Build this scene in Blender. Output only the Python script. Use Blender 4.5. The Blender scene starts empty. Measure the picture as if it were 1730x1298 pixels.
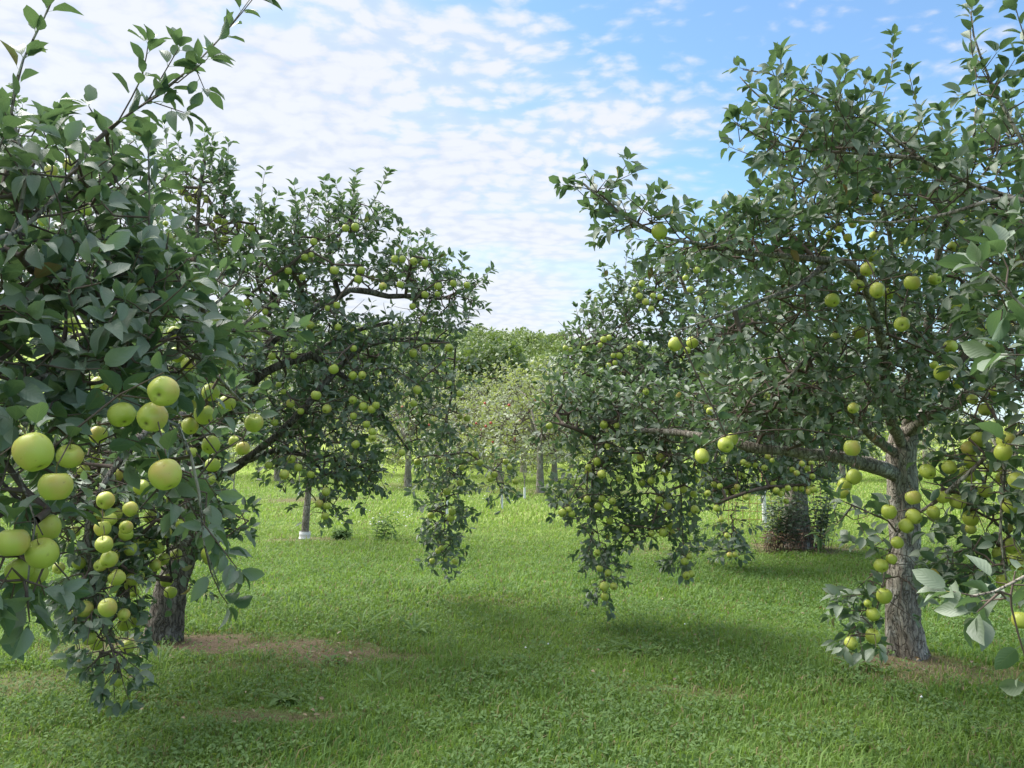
import bpy, math, random
import numpy as np
from mathutils import Vector, noise as mnoise

S = bpy.context.scene
COL = S.collection
# ------------------------------------------------------------------ camera
F, CX, CY, HOR, EYE = 1300.0, 865.0, 649.0, 735.0, 1.6
PITCH = math.atan((HOR - CY) / F)
cam = bpy.data.cameras.new('camera'); camo = bpy.data.objects.new('camera', cam); COL.objects.link(camo)
cam.sensor_width = 36; cam.lens = F / 1730 * 36; cam.clip_start = .05; cam.clip_end = 3000
camo.location = (0, 0, EYE); camo.rotation_euler = (math.pi / 2 + PITCH, 0, 0)
S.camera = camo
# ------------------------------------------------------------------ light
SUN_EL, SUN_AZ = math.radians(52), math.radians(-62)      # clockwise from +Y
w = bpy.data.worlds.new('World'); S.world = w; w.use_nodes = True
sl = bpy.data.lights.new('sun', 'SUN'); slo = bpy.data.objects.new('sun', sl); COL.objects.link(slo)
sl.energy = 2.9; sl.angle = math.radians(50); sl.color = (1, .95, .86)
sd = Vector((math.sin(SUN_AZ) * math.cos(SUN_EL), math.cos(SUN_AZ) * math.cos(SUN_EL), math.sin(SUN_EL)))
slo.rotation_euler = sd.to_track_quat('Z', 'Y').to_euler(); slo.location = (0, 0, 30)
S.view_settings.view_transform = 'Standard'; S.view_settings.look = 'None'
S.view_settings.exposure = 1.22; S.view_settings.gamma = 1


class NT:
    def __init__(s, t): s.t = t; s.n = t.nodes; s.l = t.links; s.n.clear()
    def new(s, typ, **k):
        n = s.n.new(typ)
        for a, b in k.items(): setattr(n, a, b)
        return n
    def put(s, sock, v):
        if isinstance(v, bpy.types.NodeSocket): s.l.new(v, sock)
        else: sock.default_value = v
    def math(s, op, a, b=0.0, c=None, clamp=False):
        n = s.new('ShaderNodeMath', operation=op, use_clamp=clamp); s.put(n.inputs[0], a); s.put(n.inputs[1], b)
        if c is not None: s.put(n.inputs[2], c)
        return n.outputs[0]
    def mix(s, f, a, b, blend='MIX'):
        n = s.new('ShaderNodeMix', data_type='RGBA', blend_type=blend); s.put(n.inputs[0], f)
        s.put(n.inputs[6], a if isinstance(a, bpy.types.NodeSocket) else (*a, 1)); s.put(n.inputs[7], b if isinstance(b, bpy.types.NodeSocket) else (*b, 1))
        return n.outputs[2]
    def noise(s, vec, scale, detail=2, rough=.5, out=0):
        n = s.new('ShaderNodeTexNoise'); s.l.new(vec, n.inputs['Vector']); n.inputs['Scale'].default_value = scale
        n.inputs['Detail'].default_value = detail; n.inputs['Roughness'].default_value = rough
        return n.outputs[out]
    def step(s, v, a, b):
        n = s.new('ShaderNodeMapRange', interpolation_type='SMOOTHSTEP'); s.put(n.inputs[0], v); s.put(n.inputs[1], a); s.put(n.inputs[2], b)
        return n.outputs[0]
    def vec(s, x, y, z):
        n = s.new('ShaderNodeCombineXYZ'); s.put(n.inputs[0], x); s.put(n.inputs[1], y); s.put(n.inputs[2], z); return n.outputs[0]
    def sep(s, v):
        n = s.new('ShaderNodeSeparateXYZ'); s.l.new(v, n.inputs[0]); return n.outputs
    def mapping(s, v, sc):
        n = s.new('ShaderNodeMapping'); s.l.new(v, n.inputs[0]); n.inputs['Scale'].default_value = sc; return n.outputs[0]
    def attr(s, name):
        return s.new('ShaderNodeAttribute', attribute_name=name)


# sky: Nishita air with a thin altocumulus layer, laid out on a flat cloud deck overhead
k = NT(w.node_tree)
tc = k.new('ShaderNodeTexCoord').outputs['Generated']
sky = k.new('ShaderNodeTexSky', sky_type='NISHITA'); sky.sun_disc = False
sky.sun_elevation = SUN_EL; sky.sun_rotation = SUN_AZ % (2 * math.pi); sky.dust_density = 0.6; sky.ozone_density = 2.5; sky.air_density = 1.0
X, Y, Z = k.sep(tc)
zz = k.math('ADD', k.math('MAXIMUM', Z, 0.0), 0.15)
px = k.math('DIVIDE', X, zz); py = k.math('DIVIDE', Y, zz)
deck = k.vec(px, py, 0.0)
warp = k.new('ShaderNodeVectorMath', operation='SCALE'); k.l.new(k.noise(deck, 3.0, 2, .5, 1), warp.inputs[0]); warp.inputs['Scale'].default_value = .13
dk = k.new('ShaderNodeVectorMath', operation='ADD'); k.l.new(deck, dk.inputs[0]); k.l.new(warp.outputs[0], dk.inputs[1]); dk = dk.outputs[0]
vor = k.new('ShaderNodeTexVoronoi', feature='SMOOTH_F1', voronoi_dimensions='2D'); k.l.new(k.mapping(dk, (17.0, 21.0, 1)), vor.inputs['Vector'])
vor.inputs['Scale'].default_value = 1.0; vor.inputs['Smoothness'].default_value = .45; vor.inputs['Randomness'].default_value = .95
fine_ = k.noise(k.mapping(dk, (42.0, 52.0, 1)), 1.0, 4.0, .55); mid2 = k.noise(k.mapping(dk, (8.0, 11.0, 1)), 1.0, 2.0, .5)
cell = k.math('ADD', k.math('MULTIPLY', k.math('SUBTRACT', .80, vor.outputs['Distance']), .38), k.math('ADD', k.math('MULTIPLY', fine_, .34), k.math('MULTIPLY', mid2, .58)))
mid = k.noise(k.mapping(dk, (2.2, 3.2, 1)), 1.0, 3, .55)
big = k.noise(k.mapping(deck, (.55, .8, 1)), 1.0, 2, .5)
# coverage: thick on the left, breaking up towards the right
az = k.math('DIVIDE', X, k.math('MAXIMUM', Y, .05))       # tan of azimuth, -0.66 .. 0.66 across the view
el = k.math('DIVIDE', Z, k.math('MAXIMUM', Y, .05))
side = k.math('SUBTRACT', k.math('ADD', k.math('MULTIPLY', az, 1.0), k.math('MULTIPLY', el, .95)), .47)
cov = k.math('SUBTRACT', .5, k.math('MULTIPLY', k.math('MAXIMUM', k.math('MINIMUM', side, .32), -.4), 1.75))
cov = k.math('ADD', cov, k.math('MULTIPLY', k.math('SUBTRACT', mid, .5), 1.5))
cov = k.math('ADD', cov, k.math('MULTIPLY', k.math('SUBTRACT', big, .5), .6))
d_ = k.math('ADD', cov, k.math('MULTIPLY', k.math('SUBTRACT', cell, .5), k.math('ADD', .35, k.math('MULTIPLY', k.step(Z, .16, .42), 1.7))))
cl = k.step(d_, .22, 1.15)
veil = k.math('MULTIPLY', k.step(cov, .15, .85), .74)
cl = k.math('MAXIMUM', cl, veil)
lum = k.math('ADD', .60, k.math('MULTIPLY', k.step(cell, .38, .74), .42))
ccol = k.mix(lum, (.55, .64, .82), (1.0, 1.01, 1.05))
low = k.step(Z, .30, .05)                                  # pale air towards the horizon
skc = k.mix(1.0, sky.outputs[0], (1.0, 1.15, 1.16), 'MULTIPLY')
sv = k.new('ShaderNodeVectorMath', operation='SCALE'); k.l.new(skc, sv.inputs[0]); sv.inputs['Scale'].default_value = .096
skc = k.mix(k.math('MULTIPLY', low, .55), sv.outputs[0], (.29, .385, .475))
cs = k.new('ShaderNodeVectorMath', operation='SCALE'); k.l.new(ccol, cs.inputs[0]); cs.inputs['Scale'].default_value = .405
# cloud sheet brightened overhead, out of view, and round the sun as added fill light
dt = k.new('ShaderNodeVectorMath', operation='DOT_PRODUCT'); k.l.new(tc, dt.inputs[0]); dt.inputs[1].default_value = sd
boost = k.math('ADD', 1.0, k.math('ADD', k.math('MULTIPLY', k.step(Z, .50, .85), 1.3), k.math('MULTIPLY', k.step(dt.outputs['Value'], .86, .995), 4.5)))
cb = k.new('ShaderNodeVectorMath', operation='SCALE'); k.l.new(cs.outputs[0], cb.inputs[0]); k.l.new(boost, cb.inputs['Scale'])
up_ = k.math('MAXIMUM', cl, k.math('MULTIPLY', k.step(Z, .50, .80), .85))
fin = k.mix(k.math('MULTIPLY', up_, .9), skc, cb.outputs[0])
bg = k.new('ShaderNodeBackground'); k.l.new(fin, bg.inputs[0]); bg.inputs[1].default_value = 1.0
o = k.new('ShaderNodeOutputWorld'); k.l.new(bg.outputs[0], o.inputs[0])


# ------------------------------------------------------------------ helpers
def at(u, v, d):
    a = (u - CX) / F; b = (CY - v) / F
    y = math.cos(PITCH) - b * math.sin(PITCH); z = math.sin(PITCH) + b * math.cos(PITCH)
    return np.array([a * d / y, d, EYE + z * d / y])


def smooth(a, b, x):
    t = np.clip((x - a) / (b - a), 0, 1); return t * t * (3 - 2 * t)


def vnoise(P, sc, seed=0):
    """value noise in 0..1 for an (n,2|3) array"""
    Q = np.asarray(P, float) * sc
    if Q.shape[1] == 2: Q = np.column_stack([Q, np.zeros(len(Q))])
    I = np.floor(Q).astype(np.int64); f = Q - I; f = f * f * (3 - 2 * f)
    out = np.zeros(len(Q))
    for dx in (0, 1):
        for dy in (0, 1):
            for dz in (0, 1):
                h = ((I[:, 0] + dx) * 374761393 + (I[:, 1] + dy) * 668265263 + (I[:, 2] + dz) * 2147483647 + seed * 1274126177) & 0xffffffff
                h = ((h ^ (h >> 13)) * 1274126177) & 0xffffffff; h = (h ^ (h >> 16)) & 0xffff
                wgt = (f[:, 0] if dx else 1 - f[:, 0]) * (f[:, 1] if dy else 1 - f[:, 1]) * (f[:, 2] if dz else 1 - f[:, 2])
                out += wgt * h / 65535.0
    return out


def gz(x, y):
    """height of the ground"""
    x = np.asarray(x, float); y = np.asarray(y, float)
    P = np.column_stack([x.ravel(), y.ravel()])
    n = ((vnoise(P, .35, 3) - .5) * .07 + (vnoise(P, 1.6, 5) - .5) * .02).reshape(x.shape)
    ridge = (20.5 - .12 * x + 2.5 * np.sin(x * .03 + 1)) * smooth(75, 215, y)
    return n + np.clip(ridge, 0, 60)


def gpt(u, v):
    d = F * EYE / max(v - HOR, 1)
    p = at(u, v, d); return p[0], p[1]


def mesh(name, V, Fs, mats=(), attrs=None, smooth_=True, mi=None):
    m = bpy.data.meshes.new(name); V = np.asarray(V, np.float32)
    Fs = [np.asarray(f, np.int32) for f in Fs if len(f)]
    loops = np.concatenate([f.ravel() for f in Fs]); tot = np.concatenate([np.full(len(f), f.shape[1], np.int32) for f in Fs])
    st = np.concatenate([[0], np.cumsum(tot)[:-1]]).astype(np.int32)
    m.vertices.add(len(V)); m.vertices.foreach_set('co', V.ravel())
    m.loops.add(len(loops)); m.loops.foreach_set('vertex_index', loops)
    m.polygons.add(len(tot)); m.polygons.foreach_set('loop_start', st); m.polygons.foreach_set('loop_total', tot)
    for mt in mats: m.materials.append(mt)
    if mi is not None: m.polygons.foreach_set('material_index', np.asarray(mi, np.int32))
    m.update(calc_edges=True)
    if smooth_: m.polygons.foreach_set('use_smooth', np.ones(len(tot), bool))
    for a, (t, d) in (attrs or {}).items():
        at_ = m.attributes.new(a, t, 'POINT'); at_.data.foreach_set('vector' if t == 'FLOAT_VECTOR' else 'value', np.asarray(d, np.float32).ravel())
    m.update(); return m


def obj(name, m, parent=None, loc=(0, 0, 0), **p):
    o = bpy.data.objects.new(name, m); COL.objects.link(o); o.location = loc
    if parent is not None: o.parent = parent
    for a, b in p.items(): o[a] = b
    return o


def empty(name, loc, label, cat, group=None):
    o = bpy.data.objects.new(name, None); COL.objects.link(o); o.location = [float(c) for c in loc]
    o.empty_display_size = .2; o['label'] = label; o['category'] = cat
    if group: o['group'] = group
    return o


def norm(a):
    a = np.asarray(a, float); return a / np.maximum(np.linalg.norm(a, axis=-1, keepdims=True), 1e-9)


def catmull(P, step):
    P = np.asarray(P, float); Q = np.vstack([2 * P[0] - P[1], P, 2 * P[-1] - P[-2]]); out = []
    for i in range(1, len(Q) - 2):
        n = max(1, int(np.linalg.norm(Q[i + 1][:3] - Q[i][:3]) / step)); t = np.arange(n)[:, None] / n
        a, b, c, d = Q[i - 1], Q[i], Q[i + 1], Q[i + 2]
        out.append(.5 * (2 * b + (c - a) * t + (2 * a - 5 * b + 4 * c - d) * t ** 2 + (3 * b - a - 3 * c + d) * t ** 3))
    out.append(P[-1:]); return np.vstack(out)


def tube(P, R, sides=10, rough=0.0, flare=None, cap=True):
    P = np.asarray(P, float); n = len(P); T = norm(np.gradient(P, axis=0)); a = np.cross(T[0], [0.31, .9, .2]); a /= np.linalg.norm(a)
    A = [a]
    for i in range(1, n):
        a = A[-1] - T[i] * np.dot(A[-1], T[i]); A.append(a / max(np.linalg.norm(a), 1e-9))
    A = np.array(A); B = np.cross(T, A); th = np.arange(sides) / sides * 2 * math.pi
    R = np.asarray(R)[:, None] * np.ones(sides)
    if flare is not None: R = R * (1 + flare[:, None] * (0.6 + .8 * np.maximum(0, np.sin(th * 4 + 1) * .6 + np.sin(th * 3) * .4))[None])
    V = P[:, None] + A[:, None] * (np.cos(th)[None, :, None] * R[..., None]) + B[:, None] * (np.sin(th)[None, :, None] * R[..., None])
    if rough:
        N = norm(V - P[:, None]); Q = V.reshape(-1, 3); Q2 = Q * [1, 1, .28]
        dsp = (vnoise(Q2, 5, 1) - .5) * 1.6 + (vnoise(Q2, 17, 2) - .5) * 1.0 - np.abs(vnoise(Q2, 42, 4) - .5) * 1.3 + (vnoise(Q, 70, 7) - .5) * .35
        V = V + N * (dsp.reshape(n, sides, 1) * rough * R[..., None])
    V = V.reshape(-1, 3); i = np.arange(n - 1)[:, None] * sides; j = np.arange(sides)[None]; j2 = (j + 1) % sides
    Fq = np.stack([i + j, i + j2, i + sides + j2, i + sides + j], -1).reshape(-1, 4)
    Ft = np.zeros((0, 3), int)
    if cap:
        V = np.vstack([V, P[-1] + T[-1] * R[-1].mean() * .5]); c = len(V) - 1; b = (n - 1) * sides; jj = np.arange(sides)
        Ft = np.stack([b + jj, b + (jj + 1) % sides, np.full(sides, c)], -1)
    return V, Fq, Ft


def join(parts):
    V, A, B, o = [], [], [], 0
    for v, q, t in parts:
        V.append(v); A.append(np.asarray(q).reshape(-1, 4) + o); B.append(np.asarray(t).reshape(-1, 3) + o); o += len(v)
    return np.vstack(V), np.vstack(A).astype(int), np.vstack(B).astype(int)


def frustums(P0, P1, R0, R1, sides=5):
    T = norm(P1 - P0); ref = np.where(np.abs(T[:, 2:3]) > .8, [[1., 0, 0]], [[0, 0, 1.]]); A = norm(np.cross(T, ref)); B = np.cross(T, A)
    th = np.arange(sides) / sides * 2 * math.pi; c = np.cos(th)[None, :, None]; s = np.sin(th)[None, :, None]
    ring = A[:, None] * c + B[:, None] * s
    V = np.concatenate([P0[:, None] + ring * R0[:, None, None], P1[:, None] + ring * R1[:, None, None]], 1)
    j = np.arange(sides); j2 = (j + 1) % sides; q = np.stack([j, j2, sides + j2, sides + j], -1)
    Fq = (np.arange(len(P0))[:, None, None] * 2 * sides + q[None]).reshape(-1, 4)
    return V.reshape(-1, 3), Fq, np.zeros((0, 3), int)


# ------------------------------------------------------------------ materials
def mat(name):
    m = bpy.data.materials.new(name); m.use_nodes = True; return m, NT(m.node_tree)


def finish(k, sh):
    o = k.new('ShaderNodeOutputMaterial'); k.l.new(sh, o.inputs[0])


def principled(k, col, rough=.6, spec=.4, normal=None):
    p = k.new('ShaderNodeBsdfPrincipled'); k.put(p.inputs['Base Color'], col if isinstance(col, bpy.types.NodeSocket) else (*col, 1))
    k.put(p.inputs['Roughness'], rough); p.inputs['Specular IOR Level'].default_value = spec
    if normal is not None: k.l.new(normal, p.inputs['Normal'])
    return p.outputs[0]


def bump(k, h, strength=.5, dist=.01):
    b = k.new('ShaderNodeBump'); k.l.new(h, b.inputs['Height']); b.inputs['Strength'].default_value = strength; b.inputs['Distance'].default_value = dist
    return b.outputs[0]


def leaf_mat(name, dark, light, under, trans, tf=.28, yellow=.985, rough=.5, spec=.35, veins=True):
    m, k = mat(name); a = k.attr('leaf'); x, y, r = k.sep(a.outputs['Vector'])
    pos = k.new('ShaderNodeTexCoord').outputs['Object']
    n = k.noise(pos, 1.3, 2); f = k.math('MULTIPLY', k.math('ADD', r, n), .55, clamp=True)
    c = k.mix(f, dark, light)
    c = k.mix(k.step(r, yellow - .002, yellow + .002), c, (.42, .33, .07))
    c = k.mix(k.step(r, yellow + .009, yellow + .010), c, (.25, .12, .05))
    nrm = None
    if veins:
        c = k.mix(k.math('MULTIPLY', k.step(k.noise(pos, 38, 3), .66, .72), .55), c, (.16, .11, .045))
        rib = k.step(k.math('ABSOLUTE', x), .09, .02)
        vv = k.math('SINE', k.math('MULTIPLY', k.math('SUBTRACT', y, k.math('MULTIPLY', k.math('ABSOLUTE', x), .35)), 44.0))
        vein = k.step(vv, .8, 1.0)
        c = k.mix(k.math('MULTIPLY', k.math('MAXIMUM', rib, k.math('MULTIPLY', vein, .25)), .38), c, (.16, .22, .09))
        nrm = bump(k, k.math('ADD', vv, k.math('MULTIPLY', k.noise(pos, 90, 2), 2.)), .12, .002)
    g = k.new('ShaderNodeNewGeometry'); c = k.mix(g.outputs['Backfacing'], c, k.mix(r, under, [v * 1.25 for v in under]))
    p = principled(k, c, rough, spec, nrm); t = k.new('ShaderNodeBsdfTranslucent'); t.inputs[0].default_value = (*trans, 1)
    ms = k.new('ShaderNodeMixShader'); ms.inputs[0].default_value = tf; k.l.new(p, ms.inputs[1]); k.l.new(t.outputs[0], ms.inputs[2])
    finish(k, ms.outputs[0]); return m


M_LEAF = leaf_mat('apple leaf', (.050, .096, .056), (.102, .165, .096), (.165, .205, .145), (.16, .27, .09), .25, rough=.45, spec=.42)
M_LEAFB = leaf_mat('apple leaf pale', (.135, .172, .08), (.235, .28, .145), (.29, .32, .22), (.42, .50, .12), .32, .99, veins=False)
M_OAK = leaf_mat('wood leaf', (.045, .085, .022), (.10, .155, .05), (.10, .14, .06), (.20, .30, .05), .25, 1.5, veins=False)
M_FOR = leaf_mat('hill leaf', (.16, .215, .075), (.28, .34, .135), (.18, .23, .10), (.24, .34, .07), .25, 1.5, veins=False)
M_WEED = leaf_mat('weed leaf', (.055, .125, .028), (.125, .24, .055), (.12, .19, .07), (.22, .36, .07), .28, .992, rough=.7, spec=.15, veins=False)


def bark_mat(name, a, b, c3, sc=1.0):
    m, k = mat(name); pos = k.new('ShaderNodeTexCoord').outputs['Object']
    wv = k.new('ShaderNodeVectorMath', operation='SCALE'); k.l.new(k.noise(pos, 9 * sc, 3, .6, 1), wv.inputs[0]); wv.inputs['Scale'].default_value = .10
    ad = k.new('ShaderNodeVectorMath', operation='ADD'); k.l.new(pos, ad.inputs[0]); k.l.new(wv.outputs[0], ad.inputs[1]); wp = ad.outputs[0]
    pz = k.mapping(wp, (1, 1, .2)); n1 = k.noise(pz, 26 * sc, 5, .65); n2 = k.noise(pos, 7 * sc, 4, .6)
    v = k.new('ShaderNodeTexVoronoi', feature='DISTANCE_TO_EDGE'); k.l.new(k.mapping(wp, (1, 1, .14)), v.inputs['Vector']); v.inputs['Scale'].default_value = 34 * sc
    crack = k.step(v.outputs['Distance'], .0, .10)
    c = k.mix(k.step(n1, .3, .7), a, b); c = k.mix(k.step(n2, .52, .68), c, c3)
    c = k.mix(k.math('MULTIPLY', k.math('SUBTRACT', 1.0, crack), .55), c, [q * .35 for q in a])
    h = k.math('ADD', k.math('MULTIPLY', n1, 1.2), k.math('MULTIPLY', crack, .6))
    finish(k, principled(k, c, .9, .15, bump(k, h, .9, .02))); return m


M_BARK = bark_mat('apple bark', (.17, .145, .118), (.36, .33, .275), (.45, .43, .38))
M_BARKP = bark_mat('pale bark', (.24, .21, .17), (.45, .41, .35), (.52, .49, .44))
M_BARKSHADE = bark_mat('shaded bark', (.085, .07, .058), (.22, .195, .165), (.31, .29, .26))  # darker copy of the apple bark, the left trunk's shade put into its colour
M_TWIG, k = mat('twig bark'); pos = k.new('ShaderNodeTexCoord').outputs['Object']
finish(k, principled(k, k.mix(k.noise(pos, 30, 3), (.06, .043, .035), (.17, .13, .105)), .8, .2))


def apple_mat(name, base, hi, blush, bl):
    m, k = mat(name); a = k.attr('cal').outputs['Fac']; pos = k.new('ShaderNodeTexCoord').outputs['Object']
    oi = k.new('ShaderNodeObjectInfo').outputs['Random']
    c = k.mix(k.math('ADD', k.math('MULTIPLY', oi, .6), k.math('MULTIPLY', k.noise(pos, 22, 3), .5), clamp=True), base, hi)
    x, y, z = k.sep(pos); side = k.step(k.math('ADD', k.math('MULTIPLY', x, 16.0), k.noise(pos, 30, 2)), .55, 1.5)
    c = k.mix(k.math('MULTIPLY', side, k.math('MULTIPLY', k.step(oi, .25, .85), bl)), c, blush)
    sp = k.new('ShaderNodeTexVoronoi'); k.l.new(pos, sp.inputs['Vector']); sp.inputs['Scale'].default_value = 190
    c = k.mix(k.math('MULTIPLY', k.step(sp.outputs['Distance'], .2, .12), .35), c, (.50, .46, .22))
    c = k.mix(k.math('MULTIPLY', k.step(k.noise(pos, 55, 2), .66, .72), .35), c, (.22, .17, .06))
    c = k.mix(a, c, (.07, .05, .025))
    finish(k, principled(k, c, .38, .4)); return m


M_APPLE = apple_mat('green apple', (.34, .415, .05), (.51, .54, .105), (.62, .30, .12), .6)
M_APPLEY = apple_mat('yellow apple', (.55, .55, .16), (.65, .62, .22), (.6, .35, .15), .5)
M_APPLER = apple_mat('red apple', (.42, .05, .045), (.55, .12, .08), (.30, .03, .04), .8)
M_STEM, k = mat('apple stem'); finish(k, principled(k, (.16, .13, .05), .7, .2))
M_WHITE, k = mat('white tree guard'); pos = k.new('ShaderNodeTexCoord').outputs['Object']
finish(k, principled(k, k.mix(k.noise(pos, 14, 3), (.66, .66, .64), (.85, .85, .84)), .5, .4))
M_RUST, k = mat('rusty steel'); pos = k.new('ShaderNodeTexCoord').outputs['Object']
finish(k, principled(k, k.mix(k.noise(pos, 30, 4), (.16, .07, .035), (.38, .19, .10)), .75, .3))

# grass
M_GRASS, k = mat('grass blades'); a = k.attr('blade'); rnd, tt, dry = k.sep(a.outputs['Vector'])
pos = k.new('ShaderNodeTexCoord').outputs['Object']
n = k.noise(pos, 1.1, 3); n2 = k.noise(pos, .25, 2)
c = k.mix(k.math('ADD', k.math('MULTIPLY', rnd, .5), k.math('MULTIPLY', k.step(n, .35, .65), .5)), (.050, .122, .026), (.215, .335, .088))
c = k.mix(k.math('MULTIPLY', k.step(n2, .45, .7), .35), c, (.22, .30, .06))
_, gy_, _ = k.sep(pos); c = k.mix(k.math('MULTIPLY', k.step(gy_, 8.5, 15.0), .75), c, k.mix(rnd, (.30, .40, .08), (.46, .54, .14)))  # far blades painted brighter yellow-green: the sunlit strip is put into their colour
c = k.mix(dry, c, k.mix(rnd, (.20, .13, .075), (.38, .30, .17)))
p = principled(k, c, .55, .25); t = k.new('ShaderNodeBsdfTranslucent'); k.l.new(k.mix(dry, (.28, .44, .06), (.3, .24, .12)), t.inputs[0])
ms = k.new('ShaderNodeMixShader'); ms.inputs[0].default_value = .35; k.l.new(p, ms.inputs[1]); k.l.new(t.outputs[0], ms.inputs[2]); finish(k, ms.outputs[0])
M_GROUND, k = mat('turf and soil'); bare = k.attr('bare').outputs['Fac']; pos = k.new('ShaderNodeTexCoord').outputs['Object']
n = k.noise(pos, 14, 6, .7); nb = k.noise(pos, .8, 4)
_, gy, _ = k.sep(pos)
c = k.mix(n, (.055, .095, .022), (.12, .19, .045)); c = k.mix(k.math('MULTIPLY', k.step(nb, .4, .7), .5), c, (.13, .19, .05))
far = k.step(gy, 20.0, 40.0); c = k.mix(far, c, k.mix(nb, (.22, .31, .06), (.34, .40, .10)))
soil = k.mix(k.noise(pos, 40, 6, .7), (.070, .050, .034), (.215, .160, .108))
c = k.mix(bare, c, soil)
finish(k, principled(k, c, .95, .1, bump(k, n, .8, .03)))

# ------------------------------------------------------------------ ground
BARE = []
for u, v, rx, ry, s in [(330, 1078, .75, .28, 1.0), (450, 1086, .7, .25, .95), (560, 1098, .45, .26, .9), (640, 1100, .3, .12, .5), (300, 1085, .5, .2, .8), (430, 1120, .6, .15, .5),
                        (1518, 1112, .5, .25, .9), (1620, 1130, .7, .22, .6), (1720, 1140, .5, .2, .45), (480, 1203, .35, .10, .75), (410, 1196, .25, .07, .6),
                        (1100, 1150, .3, .1, .35), (1210, 1160, .25, .1, .4), (520, 913, .6, .3, .8), (1345, 925, .8, .5, .8), (270, 1180, .2, .06, .4),
                        (150, 1090, .4, .2, .5), (20, 1150, .4, .3, .5), (860, 1010, .6, .2, .25), (520, 842, 1.2, .8, .7), (950, 830, 2.5, 1.2, .6), (700, 820, 3, 1.2, .35), (1130, 930, .8, .4, .3)]:
    x, y = gpt(u, v); BARE.append((x, y, rx, ry, s))


def bare(P):
    P = np.asarray(P); b = np.zeros(len(P))
    n = vnoise(P, 2.6, 10) * .45 + vnoise(P, 6.5, 11) * .35 + vnoise(P, 17, 12) * .2
    for x, y, rx, ry, s in BARE:
        q = ((P[:, 0] - x) / rx) ** 2 + ((P[:, 1] - y) / ry) ** 2
        b = np.maximum(b, s * np.clip(2.35 - q * .8 - n * 2.1, 0, 1))
    return np.clip(b, 0, 1)


def axis(a, b, n, pw):  # denser near 0
    t = np.linspace(-1, 1, n); return np.sign(t) * np.abs(t) ** pw * (b - a) / 2 + (a + b) / 2


gx = axis(-420, 420, 401, 2.6)
gy = np.concatenate([np.linspace(-60, 1.5, 30)[:-1], np.linspace(1.5, 13, 160)[:-1], 13 + np.linspace(0, 1, 140) ** 2.0 * 587])
GX, GY = np.meshgrid(gx, gy); GZ = gz(GX, GY); V = np.stack([GX, GY, GZ], -1).reshape(-1, 3)
ni, nj = GX.shape; i = np.arange(ni - 1)[:, None] * nj; j = np.arange(nj - 1)[None]
Fq = np.stack([i + j, i + j + 1, i + nj + j + 1, i + nj + j], -1).reshape(-1, 4)
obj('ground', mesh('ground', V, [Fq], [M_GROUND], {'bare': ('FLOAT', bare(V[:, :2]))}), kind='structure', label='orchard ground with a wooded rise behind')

rng = np.random.default_rng(7)


def blades(n, y0, y1, wx, width, hmin, hmax, pw=1.0, spread=.78):
    y = y0 + (y1 - y0) * rng.random(n) ** pw; x = (rng.random(n) * 2 - 1) * (y * spread + 1.0)
    P = np.column_stack([x, y]); b = bare(P); keep = rng.random(n) > b * .88; P = P[keep]; b = b[keep]; n = len(P)
    tuft = vnoise(P, 2.2, 21) * .55 + vnoise(P, .7, 22) * .45
    h = (hmin + (hmax - hmin) * rng.random(n)) * (.25 + 1.5 * tuft) * (1 - .72 * b)
    big = rng.random(n) < .03; h = np.where(big, h * 1.9, h)
    az = rng.random(n) * 2 * np.pi + (vnoise(P, 3, 23) - .5) * 3; lean = .2 + 1.0 * rng.random(n)
    D = np.column_stack([np.cos(az), np.sin(az), np.zeros(n)]); Sd = np.column_stack([-np.sin(az + rng.random(n)), np.cos(az + 0 * az), np.zeros(n)]); Sd = norm(Sd)
    B = np.column_stack([P, gz(P[:, 0], P[:, 1]) - .005]); w_ = (width * (.6 + .8 * rng.random(n)))[:, None]
    up = np.array([[0, 0, 1.]]); h = h[:, None]; ln = lean[:, None]
    m = B + up * h * .62 + D * h * ln * .28; tip = B + up * h * (1 - .25 * ln) + D * h * ln * .95
    V = np.stack([B - Sd * w_ * .5, B + Sd * w_ * .5, m - Sd * w_ * .42, m + Sd * w_ * .42, tip], 1).reshape(-1, 3)
    dry = np.clip((rng.random(n) < (.09 + .75 * b)).astype(float) * (.5 + .5 * rng.random(n)), 0, 1)
    r = rng.random(n); A = np.zeros((n, 5, 3)); A[..., 0] = r[:, None]; A[..., 1] = [0, 0, .5, .5, 1]; A[..., 2] = dry[:, None]
    i = np.arange(n)[:, None] * 5
    return V, i + np.array([[0, 1, 3, 2]]), i + np.array([[2, 3, 4]]), A.reshape(-1, 3)


G = [blades(200000, 2.6, 7.0, 0, .0072, .025, .075), blades(230000, 7, 13.5, 0, .011, .028, .07), blades(210000, 13.5, 45, 0, .02, .035, .085, 1.15)]
o_ = 0; VV, Q, T, A = [], [], [], []
for v, q, t, a in G:
    VV.append(v); Q.append(q + o_); T.append(t + o_); A.append(a); o_ += len(v)
obj('grass', mesh('grass', np.vstack(VV), [np.vstack(Q), np.vstack(T)], [M_GRASS], {'blade': ('FLOAT_VECTOR', np.vstack(A))}), kind='stuff', label='mown green orchard grass with drier patches', category='grass')


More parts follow.
